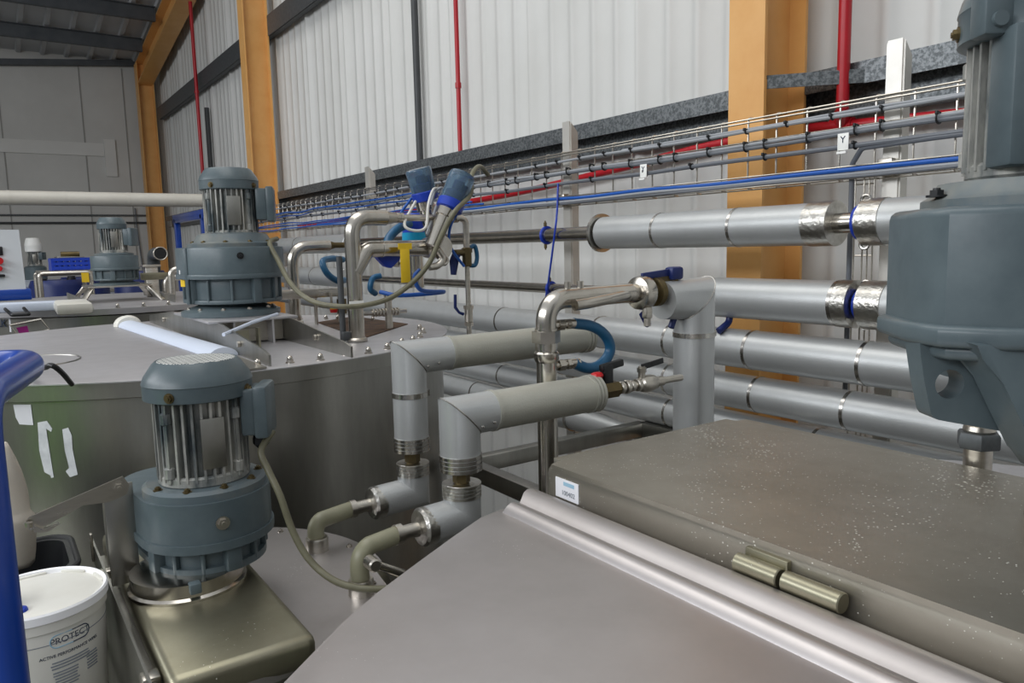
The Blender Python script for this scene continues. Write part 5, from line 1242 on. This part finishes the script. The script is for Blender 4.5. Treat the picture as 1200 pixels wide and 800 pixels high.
def drum(px, Y, ztop, r, mname, lab):
    c = onY(px, 320, Y); tt = T('drum', lab, 'drum', 'blue plastic drums at the far left'); h = ztop - FLOOR
    pr = [(r * .9, 0), (r, .03)]
    for k in range(3): z = h * (.3 + .2 * k); pr += [(r, z - .03), (r * 1.03, z - .015), (r * 1.03, z + .015), (r, z + .03)]
    pr += [(r, h - .06), (r * .93, h - .01), (r * .9, h), (.001, h - .01)]
    mb = MB(); mb.lathe(pr, (c.x, Y, FLOOR), (0, 0, 1), 36); tt.part('body', mb, M[mname])
    for s_ in (-.5, .5): mb = MB(); mb.cyl((c.x + s_ * r, Y, FLOOR + h - .012), (c.x + s_ * r, Y, FLOOR + h + .015), .04, 12); tt.part('bung', mb, M['black'])
drum(66, 8.5, -.22, .24, 'navy', 'dark blue plastic drum seen under the tube frame, left')
drum(98, 10.2, -.24, .26, 'navy', 'dark blue plastic drum seen under the tube frame, right')
drum(164, 8.3, -.16, .24, 'navy', 'dark blue plastic drum just right of the third gear motor')
# far tank below the tiny motor
c4 = (m4.x + .1, m4.y + .4)
tk4 = T('mixing_tank', 'farthest pale tank under the tiny gear motor', 'tank', 'round stainless mixing tanks')
m = MB(); m.lathe([(.5, 0), (.95, .12), (.95, m4.z - .55 - FLOOR), (.8, m4.z - .40 - FLOOR), (.14, m4.z - .312 - FLOOR)], (m4.x, m4.y, FLOOR), (0, 0, 1), 48); tk4.part('body', m, M['cover_white'])
m = MB(); m.torus((m4.x, m4.y, m4.z - .50), (0, 0, 1), .9, .02, 40, 8); tk4.part('rim', m, M['steel'])
# yellow label stand, dark pipe end, blue frame near the corner
p = onY(188, 297, 7.2)
dp = T('duct_elbow', 'dark round duct mouth pointing out left of the middle gear motor', 'duct')
m = MB(); m.tube(rounded([(p.x, 7.2, p.z), (p.x, 7.55, p.z), (p.x, 7.55, FLOOR)], .12, 6), .055, 20); dp.part('duct', m, M['galv_dark'])
m = MB(); m.torus((p.x, 7.2, p.z), (0, 1, 0), .055, .006, 24, 8); dp.part('rim', m, M['steel'])
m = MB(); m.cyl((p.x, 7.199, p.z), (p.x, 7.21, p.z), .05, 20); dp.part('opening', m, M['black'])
bf = T('blue_frame', 'blue steel frame against the corner of the ribbed wall', 'frame')
a = onX(207, 257, 2.5); b = onX(238, 250, 2.5)
for yy in (a.y, b.y): m = MB(); m.box((2.5, yy, (FLOOR + a.z) / 2), (.08, .08, a.z - FLOOR), bev=.004); bf.part('upright', m, M['blue'])
m = MB(); m.bar((2.5, a.y + .1, a.z), (2.5, b.y - .1, a.z), .08, .12, up=(0, 0, 1), bev=.004); bf.part('beam', m, M['blue'])
m = MB(); m.bar((2.52, a.y, a.z - .55), (2.52, b.y, a.z - .55), .06, .14, up=(0, 0, 1), bev=.004); bf.part('lower_beam', m, M['galv_dark'])
# slim steel cabinet behind third motor
pc_ = onY(176, 310, 7.0)
m = MB(); m.box((pc_.x, 7.0, (FLOOR + pc_.z) / 2), (.10, .10, pc_.z - FLOOR), bev=.01); m.box((pc_.x, 7.0, pc_.z - .01), (.14, .14, .02), bev=.004); one('steel_bollard', m, M['steel'], 'stainless square post right of the third gear motor', 'post')
m = MB(); q = onY(100, 325, 7.27); m.box((q.x, 7.272, q.z), (.055, .004, .08)); one('yellow_tag', m, M['tag_yellow'], 'yellow tag hung on the tube frame at the left', 'tag')
# pipework on the farther tank (right of its motor)
for i, (px, z_, lab) in enumerate(((200, -.1, 'stainless pipe bend on the farther tank, right of its motor'), (193, -.16, 'second stainless pipe bend on the farther tank'))):
    a = onY(px, 320, 5.4 + .2 * i); m = MB(); m.tube(rounded([(a.x, a.y, LZ - .002), (a.x, a.y, z_), (a.x + .35, a.y, z_)], .05, 6), .022, 14); one('tank_pipe', m, M['steel'], lab, 'pipe')
tk3b = T('flat_support_bar', 'flat stainless bar beside the third gear motor', 'bar'); a = onY(165, 324, 5.9); b = onY(203, 324, 5.9)
m = MB(); m.box(((a.x + b.x) / 2, 5.9, a.z), (b.x - a.x, .06, .05), bev=.004); tk3b.part('bar', m, M['olive'])
m = MB(); m.cyl((b.x - .05, 5.9, LZ), (b.x - .05, 5.9, a.z), .012, 10); tk3b.part('stud', m, M['steel'])

# =================================================================== FINISH, LIGHT, CAMERA
for t_ in THINGS: t_.finish()
LIFT = -FLOOR
def area(name, loc, size, power, rot=(0, 0, 0), col=(1, 1, 1)):
    l = bpy.data.lights.new(name, 'AREA'); l.shape = 'RECTANGLE'; l.size, l.size_y = size; l.energy = power; l.color = col
    o = bpy.data.objects.new(name, l); C.objects.link(o); o.location = (loc[0], loc[1], loc[2] + LIFT); o.rotation_euler = rot; return o
area('hall_window', (-6.0, 2.5, 2.9), (2.0, 13.0), 520, (0, math.radians(-78), 0), (.93, .96, 1))
area('rooflight', (-.3, 3.5, 5.6), (3.0, 9.0), 190, col=(1, .985, .95))
area('rooflight', (-5.0, 12.0, 4.8), (3.0, 5.0), 110, col=(.95, .97, 1))

w = bpy.data.worlds.new('hall'); bpy.context.scene.world = w; w.use_nodes = True
nt = w.node_tree; N, L = nt.nodes, nt.links; bg = N['Background']
tc = N.new('ShaderNodeTexCoord'); sx = N.new('ShaderNodeSeparateXYZ'); L.new(tc.outputs['Generated'], sx.inputs['Vector'])
cr = N.new('ShaderNodeValToRGB'); mr = N.new('ShaderNodeMapRange'); mr.inputs['From Min'].default_value = -1; L.new(sx.outputs['Z'], mr.inputs['Value']); L.new(mr.outputs['Result'], cr.inputs['Fac'])
e = cr.color_ramp.elements; e[0].position = .25; e[0].color = (.10, .10, .095, 1); e[1].position = .9; e[1].color = (.85, .88, .92, 1)
x = e.new(.5); x.color = (.22, .23, .235, 1); x = e.new(.62); x.color = (.50, .52, .54, 1)
L.new(cr.outputs['Color'], bg.inputs['Color']); bg.inputs['Strength'].default_value = .75

cam = bpy.data.cameras.new('camera'); cam.sensor_width = 36; cam.lens = FPX / 1200 * 36; cam.clip_start = .02
co = bpy.data.objects.new('camera', cam); C.objects.link(co)
Rm = Matrix((( RX.x, -RX.y, -RX.z), (RY.x, -RY.y, -RY.z), (RZ.x, -RZ.y, -RZ.z)))
co.matrix_world = Matrix.Translation((0, 0, LIFT)) @ Rm.to_4x4()
sc = bpy.context.scene; sc.camera = co
sc.view_settings.view_transform = 'Standard'; sc.view_settings.look = 'None'; sc.view_settings.gamma = 1; sc.view_settings.use_curve_mapping = False
sc.view_settings.exposure = 0.0
sc.cycles.use_denoising = True
sc.cycles.max_bounces = 8
